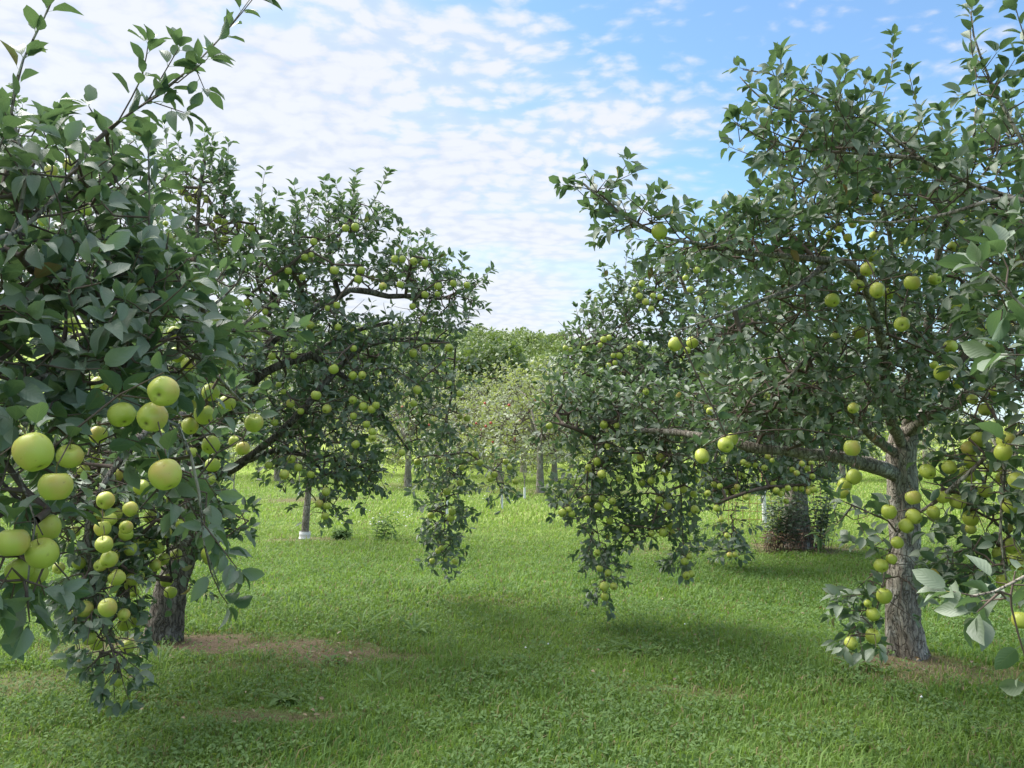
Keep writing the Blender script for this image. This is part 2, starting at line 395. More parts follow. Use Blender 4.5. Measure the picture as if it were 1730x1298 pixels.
# ------------------------------------------------------------------ leaves
def leaf_arrays(P, D, N, L, Wd, R, lod):
    """vertices for n leaves; returns V, quads, tris, attr"""
    n = len(P); D = norm(D); N = norm(N - D * np.sum(N * D, 1, keepdims=True)); X_ = np.cross(D, N)
    if lod == 0: ts = [.0, .09, .27, .50, .73, .89, 1.0]; ws = [.0, .48, .88, 1.0, .76, .33, 0]
    elif lod == 1: ts = [.0, .32, .70, 1.0]; ws = [.0, .95, .78, 0]
    else: ts = [.0, .45, 1.0]; ws = [.0, 1.0, 0]
    if lod == 0: pass
    droop = (.02 + .42 * rng.random(n))[:, None]; fold = (.22 + .55 * rng.random(n))[:, None]; tw = (rng.random(n) - .5)[:, None] * .9; sb = (rng.random(n) - .5)[:, None] * .3
    Vs, At = [], []
    L = L[:, None]; W2 = Wd[:, None] * .5
    pet = L * .22
    P = P + D * pet * (1 if lod == 0 else .6)
    for t, wq in zip(ts, ws):
        c = P + D * L * t - N * ((droop * t * t + (.55 * droop * max(0, t - .6) if lod == 0 else 0)) * L) + X_ * sb * L * t * t
        if wq == 0:
            Vs.append(c); At.append(np.column_stack([np.zeros(n), np.full(n, t), R])); continue
        ang = tw * t; xx = X_ * np.cos(ang) + N * np.sin(ang); nn = -X_ * np.sin(ang) + N * np.cos(ang)
        for s in (-1, 0, 1):
            if lod == 2 and s == 0: continue
            jit = 1 + (rng.random(n)[:, None] - .5) * (.14 if s else 0)
            p = c + xx * (s * wq * W2 * jit) + nn * (abs(s) * wq * W2 * (fold + (rng.random(n)[:, None] - .5) * .3))
            Vs.append(p); At.append(np.column_stack([np.full(n, float(s)), np.full(n, t), R]))
    kk = len(Vs)
    if lod == 0:
        q, t_ = [], [(0, 1, 2), (0, 2, 3)]
        for r in range(4):
            b = 1 + r * 3; q += [(b, b + 3, b + 4, b + 1), (b + 1, b + 4, b + 5, b + 2)]
        t_ += [(13, 16, 14), (14, 16, 15)]
        # petiole
        pw = W2 * .045
        Vs += [P - D * pet - X_ * pw, P - D * pet + X_ * pw, P + D * L * .02 + X_ * pw, P + D * L * .02 - X_ * pw]
        At += [np.column_stack([np.zeros(n), np.zeros(n), R])] * 4
        q += [(kk, kk + 1, kk + 2, kk + 3)]; kk += 4
    elif lod == 1:
        q = [(1, 4, 5, 2), (2, 5, 6, 3)]; t_ = [(0, 1, 2), (0, 2, 3), (4, 7, 5), (5, 7, 6)]
    else:
        q = []; t_ = [(0, 1, 2), (1, 3, 2)]
    V = np.stack(Vs, 1).reshape(-1, 3); A = np.stack(At, 1).reshape(-1, 3); i = np.arange(n)[:, None, None] * kk
    # flip so that face normal is +N (template is built X right, D forward)
    q = (i + np.array(q, int).reshape(1, -1, 4)[..., ::1]).reshape(-1, 4) if q else np.zeros((0, 4), int)
    t_ = (i + np.array(t_, int).reshape(1, -1, 3)[..., ::1]).reshape(-1, 3)
    return V, q, t_, A


def leaf_mesh(name, LV, mat_, size, lod, wr=.56, origin=(0, 0, 0)):
    """LV: list of (p, dir, normal)"""
    A_ = np.array(LV, float).reshape(-1, 3, 3); n = len(A_)
    L = size * (.7 + .5 * rng.random(n)); Wd = L * (wr + .12 * (rng.random(n) - .5))
    V, q, t, a = leaf_arrays(A_[:, 0] - np.asarray(origin), A_[:, 1], A_[:, 2], L, Wd, rng.random(n), lod)
    return mesh(name, V, [q, t], [mat_], {'leaf': ('FLOAT_VECTOR', a)})


# ------------------------------------------------------------------ apples
def apple_mesh(name, mt, seg=20, rings=14, seed=0, stem=False):
    r_ = random.Random(seed); a = r_.uniform(1.0, 1.1); V = []; C = []; lob = r_.uniform(.012, .03)
    for i in range(rings + 1):
        t = math.pi * i / rings; s = math.sin(t); c = math.cos(t)
        rad = .5 * (s ** .86) * (1 + .05 * c); z = .5 * a * c * .98
        dt = math.exp(-(t / .33) ** 2); db = math.exp(-((math.pi - t) / .30) ** 2)
        z -= .125 * dt; z += .11 * db
        for j in range(seg):
            p = 2 * math.pi * j / seg; rr = rad * (1 + lob * math.cos(5 * p) * (1 - c) * .6 + .02 * math.cos(p + seed))
            V.append((rr * math.cos(p), rr * math.sin(p), z)); C.append(max(0, min(1, (db - .70) * 3.4)) + max(0, (dt - .8) * 2))
    Fq = [(i * seg + j, (i + 1) * seg + j, (i + 1) * seg + (j + 1) % seg, i * seg + (j + 1) % seg) for i in range(rings) for j in range(seg)]
    V = np.array(V); mats = [mt]; mi = None
    return mesh(name, V * .075, [np.array(Fq)], mats, {'cal': ('FLOAT', np.clip(C, 0, 1))})


def stem_mesh():
    P = np.array([(0, 0, .026), (0, 0, .040), (.003, 0, .052), (.008, 0, .062)]); V, q, t = tube(P, [.0016, .0013, .0013, .002], 5)
    return mesh('stem', V, [q, t], [M_STEM])


AP = {}
for key, mt in (('g', M_APPLE), ('y', M_APPLEY), ('r', M_APPLER)):
    AP[key] = [apple_mesh('apple', mt, 24, 18, s) for s in range(4)]; AP[key + 's'] = [apple_mesh('apple', mt, 12, 8, s) for s in range(2)]
STEM = stem_mesh()


# ------------------------------------------------------------------ trees
def project(C):
    q = np.asarray(C) - [0, 0, EYE]; cp, sp_ = math.cos(PITCH), math.sin(PITCH); fz = q[:, 1] * cp + q[:, 2] * sp_; fy = -q[:, 1] * sp_ + q[:, 2] * cp
    fz = np.maximum(fz, .01); return CX + F * q[:, 0] / fz, CY - F * fy / fz, q[:, 1]


# places where the orchard's pruning leaves a trunk or a limb bare: (line in the photo, half width, nearer than, share of leaves gone)
BAREWOOD = [([(1520, 1100), (1526, 900), (1522, 725)], 27, 5.8, .93), ([(1270, 757), (1375, 769), (1500, 797)], 17, 5.8, .93), ([(1690, 750), (1640, 795), (1590, 840), (1530, 888)], 8, 3.72, .85),
            ([(285, 1080), (288, 1010)], 30, 6.1, .95), ([(435, 642), (475, 615), (522, 600)], 11, 6.3, .9), ([(572, 500), (590, 488), (625, 492), (655, 500)], 9, 6.6, .9), ([(495, 710), (530, 670), (560, 632), (606, 592)], 7, 6.5, .85),
            ([(520, 912), (527, 840)], 17, 11.9, 1.0), ([(1345, 885), (1343, 850)], 28, 10.9, .8), ([(1740, 338), (1650, 312), (1560, 270), (1490, 215)], 6, 3.5, .75), ([(1110, 395), (1180, 412), (1250, 425), (1380, 437), (1430, 448)], 6, 4.3, .7),
            ([(600, 518), (690, 520)], 12, 20, .93), ([(1460, 735), (1490, 755)], 9, 5.8, .9), ([(1440, 450), (1480, 540), (1490, 590)], 7, 5.2, .75), ([(1395, 450), (1345, 485), (1280, 510), (1200, 540)], 5, 4.3, .65), ([(1270, 672), (1330, 640), (1385, 600)], 5, 5, .7),
            ([(1245, 860), (1325, 865)], 28, 12, .97), ([(160, 245), (250, 172), (330, 110)], 5, 2.5, .5), ([(850, 590), (905, 560)], 50, 12, 1.0), ([(400, 845), (400, 800)], 12, 17, .9), ([(848, 850), (848, 862)], 8, 16, 1), ([(170, 790), (180, 1000), (200, 1150)], 45, 3.2, .9), ([(240, 880), (270, 1000)], 40, 3.2, .6), ([(1360, 830), (1460, 870)], 22, 5.9, .5)]


def barewood(C):
    u, v, d = project(C); keep = np.ones(len(u), bool); rs = rng.random(len(u))
    for pts, hw, dm, pr in BAREWOOD:
        for (u0, v0), (u1, v1) in zip(pts[:-1], pts[1:]):
            L2 = (u1 - u0) ** 2 + (v1 - v0) ** 2; t = np.clip(((u - u0) * (u1 - u0) + (v - v0) * (v1 - v0)) / L2, 0, 1)
            keep &= ~((np.hypot(u - u0 - t * (u1 - u0), v - v0 - t * (v1 - v0)) < hw) & (d < dm) & (d > .8) & (rs < pr))
    return keep


class Tree:
    """a graph of branch nodes; foliage targets attach themselves to the nearest branch"""
    def __init__(s, base):
        s.base = np.array(base, float); s.P = np.zeros((60000, 3)); s.par = np.full(60000, -1); s.n = 0; s.rad = np.zeros(60000); s.limb = np.zeros(60000, bool)
        s.limbs = []; s.leaves = []; s.apples = []; s.spur_nodes = []; s.R = random.Random(int(abs(base[0] * 100 + base[1] * 10)))
    def add(s, p, par, r=0., limb=False):
        i = s.n; s.P[i] = p; s.par[i] = par; s.rad[i] = r; s.limb[i] = limb; s.n += 1; return i
    def nearest(s, p, up=0.0):
        d = s.P[:s.n] - p; c = np.linalg.norm(d, axis=1) + up * np.maximum(0, d[:, 2]); return int(np.argmin(c))
    def limb_(s, pts, r0, r1, name='limb', sides=10, rough=.22, flare=None, first=False):
        P = catmull(np.array(pts), .07); m = len(P); t = np.linspace(0, 1, m); r = r0 + (r1 - r0) * t ** .8
        wob = np.array([[s.R.gauss(0, 1) for _ in range(3)] for _ in range(m)]); wob = np.cumsum(wob, 0); wob -= np.outer(t, wob[-1]); wob *= np.minimum(.0025, r[:, None] * .12)
        if not first: P = P + wob
        par = -1 if first else s.nearest(P[0]); 
        if not first and np.linalg.norm(s.P[par] - P[0]) > .03:
            P = np.vstack([s.P[par], P]); r = np.concatenate([[r0], r])
        for i, (p, q) in enumerate(zip(P, r)): par = s.add(p, par, q, True)
        fl = None
        if flare: fl = flare * np.exp(-np.linspace(0, len(P) * .07, len(P)) / .13)
        s.limbs.append((name, P, r, sides, rough, fl))
    def path(s, p, sag=.06, stepl=.11):
        j = s.nearest(p, .25); a = s.P[j].copy(); L = np.linalg.norm(p - a); m = max(1, int(L / stepl)); par = j
        side = np.array([s.R.gauss(0, 1), s.R.gauss(0, 1), s.R.gauss(0, .6) + .6]) * L * sag
        for i in range(1, m + 1):
            t = i / m; q = a + (p - a) * t + side * math.sin(math.pi * t) + (np.array([s.R.gauss(0, .006) for _ in range(3)]) if i < m else 0)
            par = s.add(q, par)
            if m > 1 and i < m: s.spur_nodes.append(par)
        return par
    def whorl(s, p, ax, n, a0, lift=.5):
        ax = norm(ax); ref = np.array([0, 0, 1.]) if abs(ax[2]) < .85 else np.array([1., 0, 0]); u = norm(np.cross(ax, ref)); v = np.cross(ax, u)
        for i in range(n):
            a = a0 + i * 2.4 + s.R.uniform(-.4, .4); q = u * math.cos(a) + v * math.sin(a)
            d = ax * s.R.uniform(.4, 1.2) + q * s.R.uniform(.55, 1.0) + np.array([0, 0, s.R.uniform(-.25, .3)])
            nn = ax * .5 + np.array([0, 0, .75]) + np.array([s.R.gauss(0, .38) for _ in range(3)])
            s.leaves.append((p, d, nn))
    def shoot(s, par, d, L, gap=.028, leafy=1.0):
        """leafy shoot growing from node par in direction d"""
        p = s.P[par].copy(); d = norm(d); n = max(2, int(L / gap)); a0 = s.R.uniform(0, 6.28); ax = d.copy()
        for i in range(n):
            ax = norm(ax + np.array([s.R.gauss(0, .06), s.R.gauss(0, .06), s.R.gauss(0, .05) + .015])); p = p + ax * gap
            if i % 2 == 1 or i == n - 1: par = s.add(p, par)
            if s.R.random() < leafy: s.whorl(p, ax, 1, a0 + i * 2.4)
        s.whorl(p, ax, 3, a0)
    def blob(s, b, shootL=(.08, .24), scale=1.0):
        """b = (u, v, ru, rv, d, rd, n, bias) in photo pixels and metres"""
        u, v, ru, rv, d, rd, n, bias = b; c = at(u, v, d); out = []
        for _ in range(int(n * scale)):
            while True:
                q = np.array([s.R.uniform(-1, 1) for _ in range(3)])
                if q @ q <= 1: break
            out.append((c + q * np.array([ru * d / F, rd, rv * d / F]), bias, c))
        return out
    def fill(s, blobs, scale=1.0, shootL=(.07, .22), gap=.027, tall=.22):
        T = []
        for b in blobs: T += s.blob(b, scale=scale)
        T = [t for t in T if t[0][2] > .12]
        if not T: return
        PT = np.array([t[0] for t in T]); SK = s.P[:s.n][::2]
        dd = np.array([np.min(np.linalg.norm(SK - p, axis=1)) for p in PT])
        for i in np.argsort(dd):
            p, bias, c = T[i]; j = s.path(p)
            pd = s.P[j] - s.P[s.par[j]]; out = norm(p - c) * .5
            d = norm(pd) * .5 + out + np.array([s.R.gauss(0, .4), s.R.gauss(0, .4), bias + s.R.gauss(0, .35)])
            if bias >= .4 and s.R.random() < tall and p[2] > c[2]: s.shoot(j, d * .4 + np.array([0, 0, 1.]), s.R.uniform(*shootL) * 1.9, gap * 1.25, .9)
            else: s.shoot(j, d, s.R.uniform(*shootL), gap)
    def shoots(s, lst):
        for pts in lst:
            P = catmull(np.array([at(*p) for p in pts]), .03); j = s.path(P[0], .03); a0 = s.R.uniform(0, 6); 
            for i in range(1, len(P)):
                j2 = s.add(P[i], j) if i % 2 == 0 or i == len(P) - 1 else j
                ax = norm(P[i] - P[i - 1]); 
                if s.R.random() < .92: s.whorl(P[i], ax, 1, a0 + i * 2.4)
                if i % 2 == 0 and s.R.random() < .7 and i > 2: s.whorl(P[i], ax, 2, a0 + i)
                j = j2
            s.whorl(P[-1], ax, 4, a0)
    def apple(s, u, v, dia, d, clear=True):
        c = at(u, v, d); D = dia * d / F; s.apples.append((c, D, clear))
    def attach_apples(s):
        for c, D, clear in s.apples:
            j = s.path(c + np.array([0, 0, D * .62]), .04); s.whorl(s.P[j], np.array([0, 0, .6]), 3 if clear else 4, s.R.uniform(0, 6))
    def spurs(s, prob=.6, nmin=2, nmax=4):
        for i in s.spur_nodes:
            if s.R.random() < prob: s.whorl(s.P[i], np.array([s.R.gauss(0, .5), s.R.gauss(0, .5), .9]), s.R.randint(nmin, nmax), s.R.uniform(0, 6))
    def build(s, name, label, leafmat, size, lod, tipr=.0014, amat='g', group=None, bark=None, trunkpart=True, cull=.95, clr=.52, ex=.42, big=0.0, wr=.55, applelabel=None):
        bark = bark or M_BARK; root = empty(name, s.base, label, 'apple tree', group); B = s.base
        first = True
        for nm, P, r, sides, rough, fl in s.limbs:
            V, q, t = tube(P - B, r, sides, rough, fl); obj(nm, mesh(nm, V, [q, t], [bark]), root)
        n = s.n; cnt = np.ones(n); 
        for i in range(n - 1, 0, -1):
            if s.par[i] >= 0: cnt[s.par[i]] += cnt[i]
        r = np.minimum(tipr * np.maximum(cnt, 1) ** ex, .022); idx = np.array([i for i in range(n) if s.par[i] >= 0 and not s.limb[i]])
        if len(idx):
            pp = s.par[idx]; r0 = np.where(s.limb[pp], r[idx] * 1.15, r[pp]); V, q, t = frustums(s.P[pp] - B, s.P[idx] - B, r0, r[idx], 5 if lod < 2 else 3)
            obj('twigs', mesh('twigs', V, [q], [M_TWIG]), root, kind='stuff')
        LV = s.leaves
        if s.apples and LV:
            A_ = np.array([l[0] for l in LV]); Dn = norm(np.array([l[1] for l in LV])); C = A_ + Dn * size * .7; keep = np.ones(len(C), bool); cam_ = np.array([0, 0, EYE]); rs = rng.random(len(C))
            for c, D, clear in s.apples:
                keep &= np.linalg.norm(C - c, axis=1) > D * .5 + size * .12
                if clear:
                    ray = cam_ - c; Lr = np.linalg.norm(ray); ray /= Lr; q = C - c; tt = q @ ray; perp = np.linalg.norm(q - tt[:, None] * ray, axis=1)
                    keep &= ~((tt > 0) & (tt < 2.6) & (perp < D * .5 * (1 - tt / Lr) + size * clr) & (rs < cull))
            keep &= barewood(C)
            LV = [l for l, k_ in zip(LV, keep) if k_]
        LV = [l for l in LV if l[0][2] > .06]
        obj('crown', leaf_mesh('crown', LV, leafmat, size, lod, wr, B), root)
        # apples: the 100 that show largest are parts of their own, the rest one part
        ap = sorted(s.apples, key=lambda a: -a[1] / np.linalg.norm(a[0] - [0, 0, EYE])); rest = []
        for i, (c, D, clear) in enumerate(ap):
            px = D / np.linalg.norm(c - [0, 0, EYE]) * F
            lodm = AP[amat] if px > 16 else AP[amat + 's']; m = lodm[i % len(lodm)]
            rot = (s.R.gauss(0, .35), s.R.gauss(0, .35), s.R.uniform(0, 6.28))
            if i % 3 == 1: rot = (s.R.uniform(-1.35, -.5), s.R.gauss(0, .35), s.R.gauss(0, .3))
            if px > 20: rot = (rot[0], rot[1], rot[2] if i % 3 == 1 else s.R.uniform(0, 6.28))
            if i < 100:
                a = obj('apple', m, root, tuple(c - B)); a.scale = [D / .075 * s.R.uniform(.93, 1.04) for _ in range(3)]; a.rotation_euler = rot
                if px > 20: obj('stem', STEM, a)
            else: rest.append((m, c - B, D / .075))
        if rest:
            VV, QQ, CC, o_ = [], [], [], 0
            for m, c, sc in rest:
                nv = len(m.vertices); v = np.empty(nv * 3, np.float32); m.vertices.foreach_get('co', v); v = v.reshape(-1, 3) * sc + c
                q = np.empty(len(m.loops), np.int32); m.loops.foreach_get('vertex_index', q); ca = np.empty(nv, np.float32); m.attributes['cal'].data.foreach_get('value', ca)
                VV.append(v); QQ.append(q.reshape(-1, 4) + o_); CC.append(ca); o_ += nv
            obj('small_apples', mesh('small_apples', np.vstack(VV), [np.vstack(QQ)], [m.materials[0]], {'cal': ('FLOAT', np.concatenate(CC))}), root, kind='stuff')
        return root


def base(u, d):
    p = at(u, 700, d); return np.array([p[0], d, float(gz(p[0], d))])


def A(pts): return [at(*p) for p in pts]


# ---- the big left tree with its trunk in the brown patch
L1B = base(283, 6.15)
t = Tree(L1B)
t.limb_([L1B - [0, 0, .08], at(286, 1000, 6.15), at(300, 950, 6.18), at(322, 890, 6.2), at(340, 840, 6.2), at(348, 795, 6.2)], .125, .10, 'trunk', 28, .30, .42, True)
for pts, r0, r1 in [
    ([(345, 810, 6.2), (385, 700, 6.1), (430, 642, 6.0), (475, 615, 6.0), (525, 598, 6.1), (600, 560, 6.3), (660, 545, 6.5)], .06, .016),
    ([(346, 815, 6.2), (410, 780, 6.0), (490, 715, 5.9), (530, 670, 5.9), (560, 632, 6.0), (610, 590, 6.2), (690, 575, 6.6), (770, 580, 7.0)], .045, .014),
    ([(425, 645, 6.0), (455, 580, 6.0), (520, 525, 6.1), (572, 500, 6.15), (590, 488, 6.2), (625, 492, 6.2), (655, 500, 6.3), (700, 500, 6.4), (745, 505, 6.5)], .05, .014),
    ([(572, 500, 6.15), (562, 465, 6.15), (556, 420, 6.1), (580, 385, 6.1), (610, 345, 6.1)], .028, .008),
    ([(350, 800, 6.2), (340, 650, 5.8), (330, 480, 5.5), (335, 350, 5.4), (345, 270, 5.4)], .06, .01),
    ([(345, 800, 6.2), (260, 690, 5.6), (160, 560, 5.3), (60, 430, 5.2)], .06, .012),
    ([(345, 800, 6.2), (320, 710, 5.2), (260, 720, 4.5), (195, 790, 4.15), (150, 880, 4.0), (152, 960, 3.95), (165, 1030, 3.95), (190, 1100, 3.95), (200, 1140, 3.95)], .05, .006),
    ([(770, 580, 7.0), (765, 650, 7.1), (755, 720, 7.2), (755, 800, 7.4), (752, 880, 7.45), (745, 950, 7.5)], .009, .003),
    ([(755, 770, 7.3), (790, 765, 7.3), (815, 785, 7.3), (835, 800, 7.3), (848, 835, 7.3)], .012, .004),
    ([(410, 780, 6.0), (480, 760, 6.3), (540, 790, 6.4), (548, 860, 6.4)], .03, .006),
    ([(525, 598, 6.1), (600, 650, 6.3), (660, 720, 6.5), (690, 760, 6.7)], .03, .008),
    ([(345, 810, 6.2), (330, 780, 5.4), (310, 820, 4.8), (285, 900, 4.6), (290, 980, 4.6)], .04, .006)]:
    t.limb_(A(pts), r0, r1)
L1AP = [(336,327,16),(307,324,13),(318,336,14),(330,340,12),(349,338,11),(367,371,15),(379,376,13),(358,382,12),(379,387,14),(380,405,14),(403,382,12),(425,387,14),(341,356,9),(487,458,13),(463,472,13),(453,477,11),(515,435,13),(511,469,12),(309,449,11),(481,501,13),(417,511,12),
 (584,386,13),(600,384,14),(530,409,13),(526,431,10),(565,457,16),(610,457,14),(605,472,14),(647,484,14),(667,438,13),(680,438,12),(699,442,14),(718,445,13),(676,481,13),(740,484,14),(766,479,12),(789,482,12),(718,498,13),(739,497,10),(697,518,12),(716,539,12),(569,516,12),(553,521,10),(435,523,14),(448,527,11),(432,541,12),(420,540,12),(524,549,15),(508,560,10),(597,589,12),(571,553,12),(460,602,13),(496,601,12),(564,624,17),(596,635,15),(612,634,14),(698,597,14),(718,588,12),(759,588,15),(750,615,8),(705,659,15),(759,648,10),(777,665,12),(699,682,12),(534,668,17),(491,682,15),(508,695,12),(552,691,16),(596,676,15),(614,687,15),(628,692,14),(635,685,13),(597,703,12),(619,717,13),(777,704,10),(789,707,12),(471,650,10),(479,662,10),(629,730,14),(629,740,14),(601,751,15),(679,765,12),(803,767,11),(811,782,11),(835,802,12),(871,814,11),(854,780,10),(861,790,10),(829,810,10),(705,781,12),(780,790,10),(777,816,11),(755,831,13),(728,871,12),(764,865,12),(761,876,12),(740,931,10),(746,926,9),(730,948,10),(769,949,10),(753,946,7),(744,778,9),
 (492,776,15),(480,802,17),(454,786,13),(464,714,13),(525,802,14),(551,831,15),(539,851,14),(552,855,13),(549,872,12),(504,790,14),
 (178,846,29),(193,870,24),(173,893,27),(176,920,28),(184,945,27),(139,798,24),(158,774,20),(207,802,24),(239,824,26),(126,898,19),(99,960,20),(198,976,26),(196,991,22),(143,1029,26),(182,1027,30),(276,945,21),(282,981,21),(288,1001,20),(253,874,20),(227,1001,16),(298,937,18),(344,886,20),(210,1055,23),(215,1093,22),(199,1148,22),(163,1087,22)]
for u, v, D in L1AP:
    if u < 400 and v > 760: d = min(5.0, max(3.7, F * .078 / D))
    elif u > 690 and v > 690: d = 7.15
    elif u > 690: d = 6.1
    else: d = min(5.7, max(5.0, F * .072 / D))
    t.apple(u, v, D, d)
rr = random.Random(3)
for _ in range(26):
    d = rr.uniform(3.8, 4.4); t.apple(rr.uniform(125, 235), rr.uniform(760, 1080), F * rr.uniform(.062, .074) / d, d, False)
for _ in range(22):
    d = rr.uniform(4.3, 4.8); t.apple(rr.uniform(220, 360), rr.uniform(760, 960), F * rr.uniform(.062, .074) / d, d, False)
t.attach_apples()
t.shoots([[(625, 350, 6.1), (640, 325, 6.1), (655, 292, 6.1)], [(640, 340, 6.1), (670, 368, 6.1)], [(556, 420, 6.1), (555, 370, 6.1), (553, 322, 6.1)], [(600, 370, 6.1), (600, 320, 6.0)],
          [(760, 500, 6.5), (800, 478, 6.5), (830, 458, 6.5)], [(770, 500, 6.5), (810, 510, 6.5)], [(690, 440, 6.3), (672, 415, 6.3)], [(720, 440, 6.3), (730, 425, 6.3)], [(745, 440, 6.3), (738, 445, 6.3)],
          [(345, 290, 5.4), (350, 250, 5.4), (345, 225, 5.4)], [(350, 300, 5.4), (380, 285, 5.4)], [(310, 290, 5.4), (300, 235, 5.4)], [(330, 300, 5.4), (265, 260, 5.4)], [(440, 400, 5.8), (455, 362, 5.8)], [(500, 400, 6), (490, 375, 6)],
          [(790, 545, 6.6), (835, 560, 6.6)], [(420, 880, 4.8), (395, 870, 4.8), (425, 860, 4.8)], [(300, 880, 4.7), (370, 890, 4.75), (420, 905, 4.8)]])
t.fill([(340, 320, 45, 45, 5.45, .4, 24, .8), (400, 400, 70, 35, 5.6, .5, 24, .6), (350, 420, 60, 60, 5.5, .5, 22, .3), (480, 425, 60, 50, 6.0, .5, 36, .4), (540, 400, 45, 50, 6.1, .4, 26, .6), (600, 385, 45, 35, 6.1, .3, 26, .5),
        (470, 500, 75, 50, 6.0, .5, 34, .2), (535, 470, 40, 40, 6.1, .4, 14, .2), (620, 475, 55, 18, 6.2, .3, 18, .5), (705, 468, 60, 32, 6.4, .4, 36, .5), (765, 495, 45, 28, 6.5, .4, 18, .3), (745, 535, 55, 22, 6.6, .4, 20, 0),
        (560, 545, 80, 26, 6.2, .5, 26, 0), (640, 575, 80, 30, 6.4, .6, 34, 0), (500, 600, 110, 55, 6.0, .6, 52, 0), (620, 630, 80, 45, 6.3, .6, 46, -.1), (735, 615, 50, 50, 6.9, .4, 34, -.2), (470, 690, 90, 60, 6.1, .6, 50, 0),
        (580, 700, 80, 45, 6.3, .5, 42, -.1), (540, 780, 80, 45, 6.4, .5, 48, -.2), (600, 790, 45, 35, 6.5, .4, 20, -.4), (685, 715, 32, 45, 6.9, .4, 15, -.2), (745, 780, 38, 40, 7.3, .3, 24, -.4), (754, 690, 24, 60, 7.1, .25, 18, -.3), (752, 850, 27, 48, 7.35, .22, 26, -.5), (748, 915, 20, 38, 7.45, .2, 20, -.6),
        (820, 780, 32, 18, 7.3, .2, 9, -.1), (848, 815, 13, 22, 7.3, .1, 6, -.8), (548, 850, 24, 26, 6.4, .2, 10, -.5), (630, 800, 16, 30, 6.6, .2, 7, -.6),
        (210, 650, 120, 110, 5.4, .8, 60, 0), (60, 560, 100, 150, 5.4, .8, 45, 0), (165, 850, 65, 90, 4.2, .35, 84, -.4), (178, 1000, 44, 80, 4.1, .3, 66, -.6), (190, 1110, 20, 36, 3.98, .1, 15, -.7), (280, 880, 70, 70, 4.7, .4, 44, -.3),
        (240, 760, 100, 70, 4.8, .6, 46, 0), (60, 770, 90, 90, 5.2, .6, 34, 0), (390, 880, 24, 20, 4.8, .15, 7, .2), (385, 660, 60, 90, 5.6, .5, 44, 0), (90, 380, 110, 120, 5.5, .6, 40, .3), (240, 400, 90, 90, 5.5, .6, 34, .3), (310, 800, 70, 60, 5.4, .4, 28, -.1), (285, 960, 40, 50, 4.6, .2, 8, -.4), (80, 330, 180, 110, 6.6, 1.0, 60, .4), (250, 420, 140, 120, 7.0, .9, 50, .3), (420, 480, 120, 80, 7.2, .8, 40, .2)], 1.7)
t.spurs(.6)
t.build('apple_tree', 'large left apple tree with its leaning trunk in bare brown soil and long drooping branches', M_LEAF, .068, 1, group='old apple trees in the two rows', bark=M_BARKSHADE)

# ---- the nearest left tree: its trunk is beside the camera, its branches hang into the picture
B0 = np.array([-3.05, .35, float(gz(-3.05, .35))])
t = Tree(B0)
t.limb_([B0 - [0, 0, .08], B0 + [0.02, 0, .5], B0 + [.06, .04, 1.0], B0 + [.05, .06, 1.25]], .15, .12, 'trunk', 20, .28, .4, True)
k0 = B0 + [.05, .06, 1.15]
for pts, r0, r1 in [
    ([(-200, 720, 1.5), (-60, 690, 1.75), (60, 640, 1.95), (180, 610, 2.15), (300, 560, 2.4), (380, 500, 2.5)], .032, .005),
    ([(-260, 560, 1.5), (-60, 430, 1.8), (60, 370, 2.0), (160, 240, 2.2), (250, 170, 2.3), (330, 108, 2.35), (385, 50, 2.4), (425, -5, 2.42)], .024, .0015),
    ([(-240, 850, 1.4), (-60, 820, 1.6), (30, 800, 1.75), (60, 880, 1.72), (50, 950, 1.7), (45, 1010, 1.68)], .018, .002),
    ([(-60, 690, 1.75), (100, 700, 2.0), (220, 680, 2.15), (300, 720, 2.2), (335, 830, 2.2), (345, 920, 2.2), (370, 990, 2.2)], .014, .0015),
    ([(-60, 430, 1.8), (10, 420, 1.95), (45, 300, 2.0), (20, 190, 2.0), (40, 100, 2.0), (75, 30, 2.0), (95, -20, 2.0)], .009, .0018),
    ([(180, 610, 2.15), (250, 540, 2.2), (252, 400, 2.2), (252, 300, 2.2), (250, 235, 2.2)], .006, .002),
    ([(300, 560, 2.4), (370, 640, 2.8), (420, 690, 3.1)], .012, .004),
    ([(300, 560, 2.4), (390, 560, 2.6), (440, 520, 2.7)], .010, .003)]:
    P = A(pts)
    if pts[0][0] < -150: P = [k0, (k0 + P[0]) / 2 + [0, 0, .08]] + P
    t.limb_(P, r0, r1)
for u, v, D, d in [(276,662,56,1.75),(257,705,52,1.8),(206,701,46,1.85),(57,764,64,1.55),(118,771,44,1.75),(94,822,55,1.65),(280,802,54,1.75),(22,917,54,1.65),(71,935,52,1.7),(80,891,46,1.8),(32,965,40,1.8),(60,968,38,1.85),
                   (356,663,30,2.9),(345,701,34,2.8),(321,720,28,2.9),(356,752,31,2.9),(384,682,27,3.1),(429,715,30,3.0),(410,758,23,3.3),(359,786,25,3.2),(395,746,18,3.5),(166,735,28,2.8),(298,600,26,3.0),(318,616,24,3.0),(168,650,28,2.8),(120,548,26,2.8),(294,562,22,3.0),
                   (87,288,20,3.2),(116,278,20,3.2),(145,355,20,3.2),(73,373,20,3.2),(280,378,10,3.5)]:
    t.apple(u, v, D * (.94 if D > 40 else 1), d)
t.attach_apples()
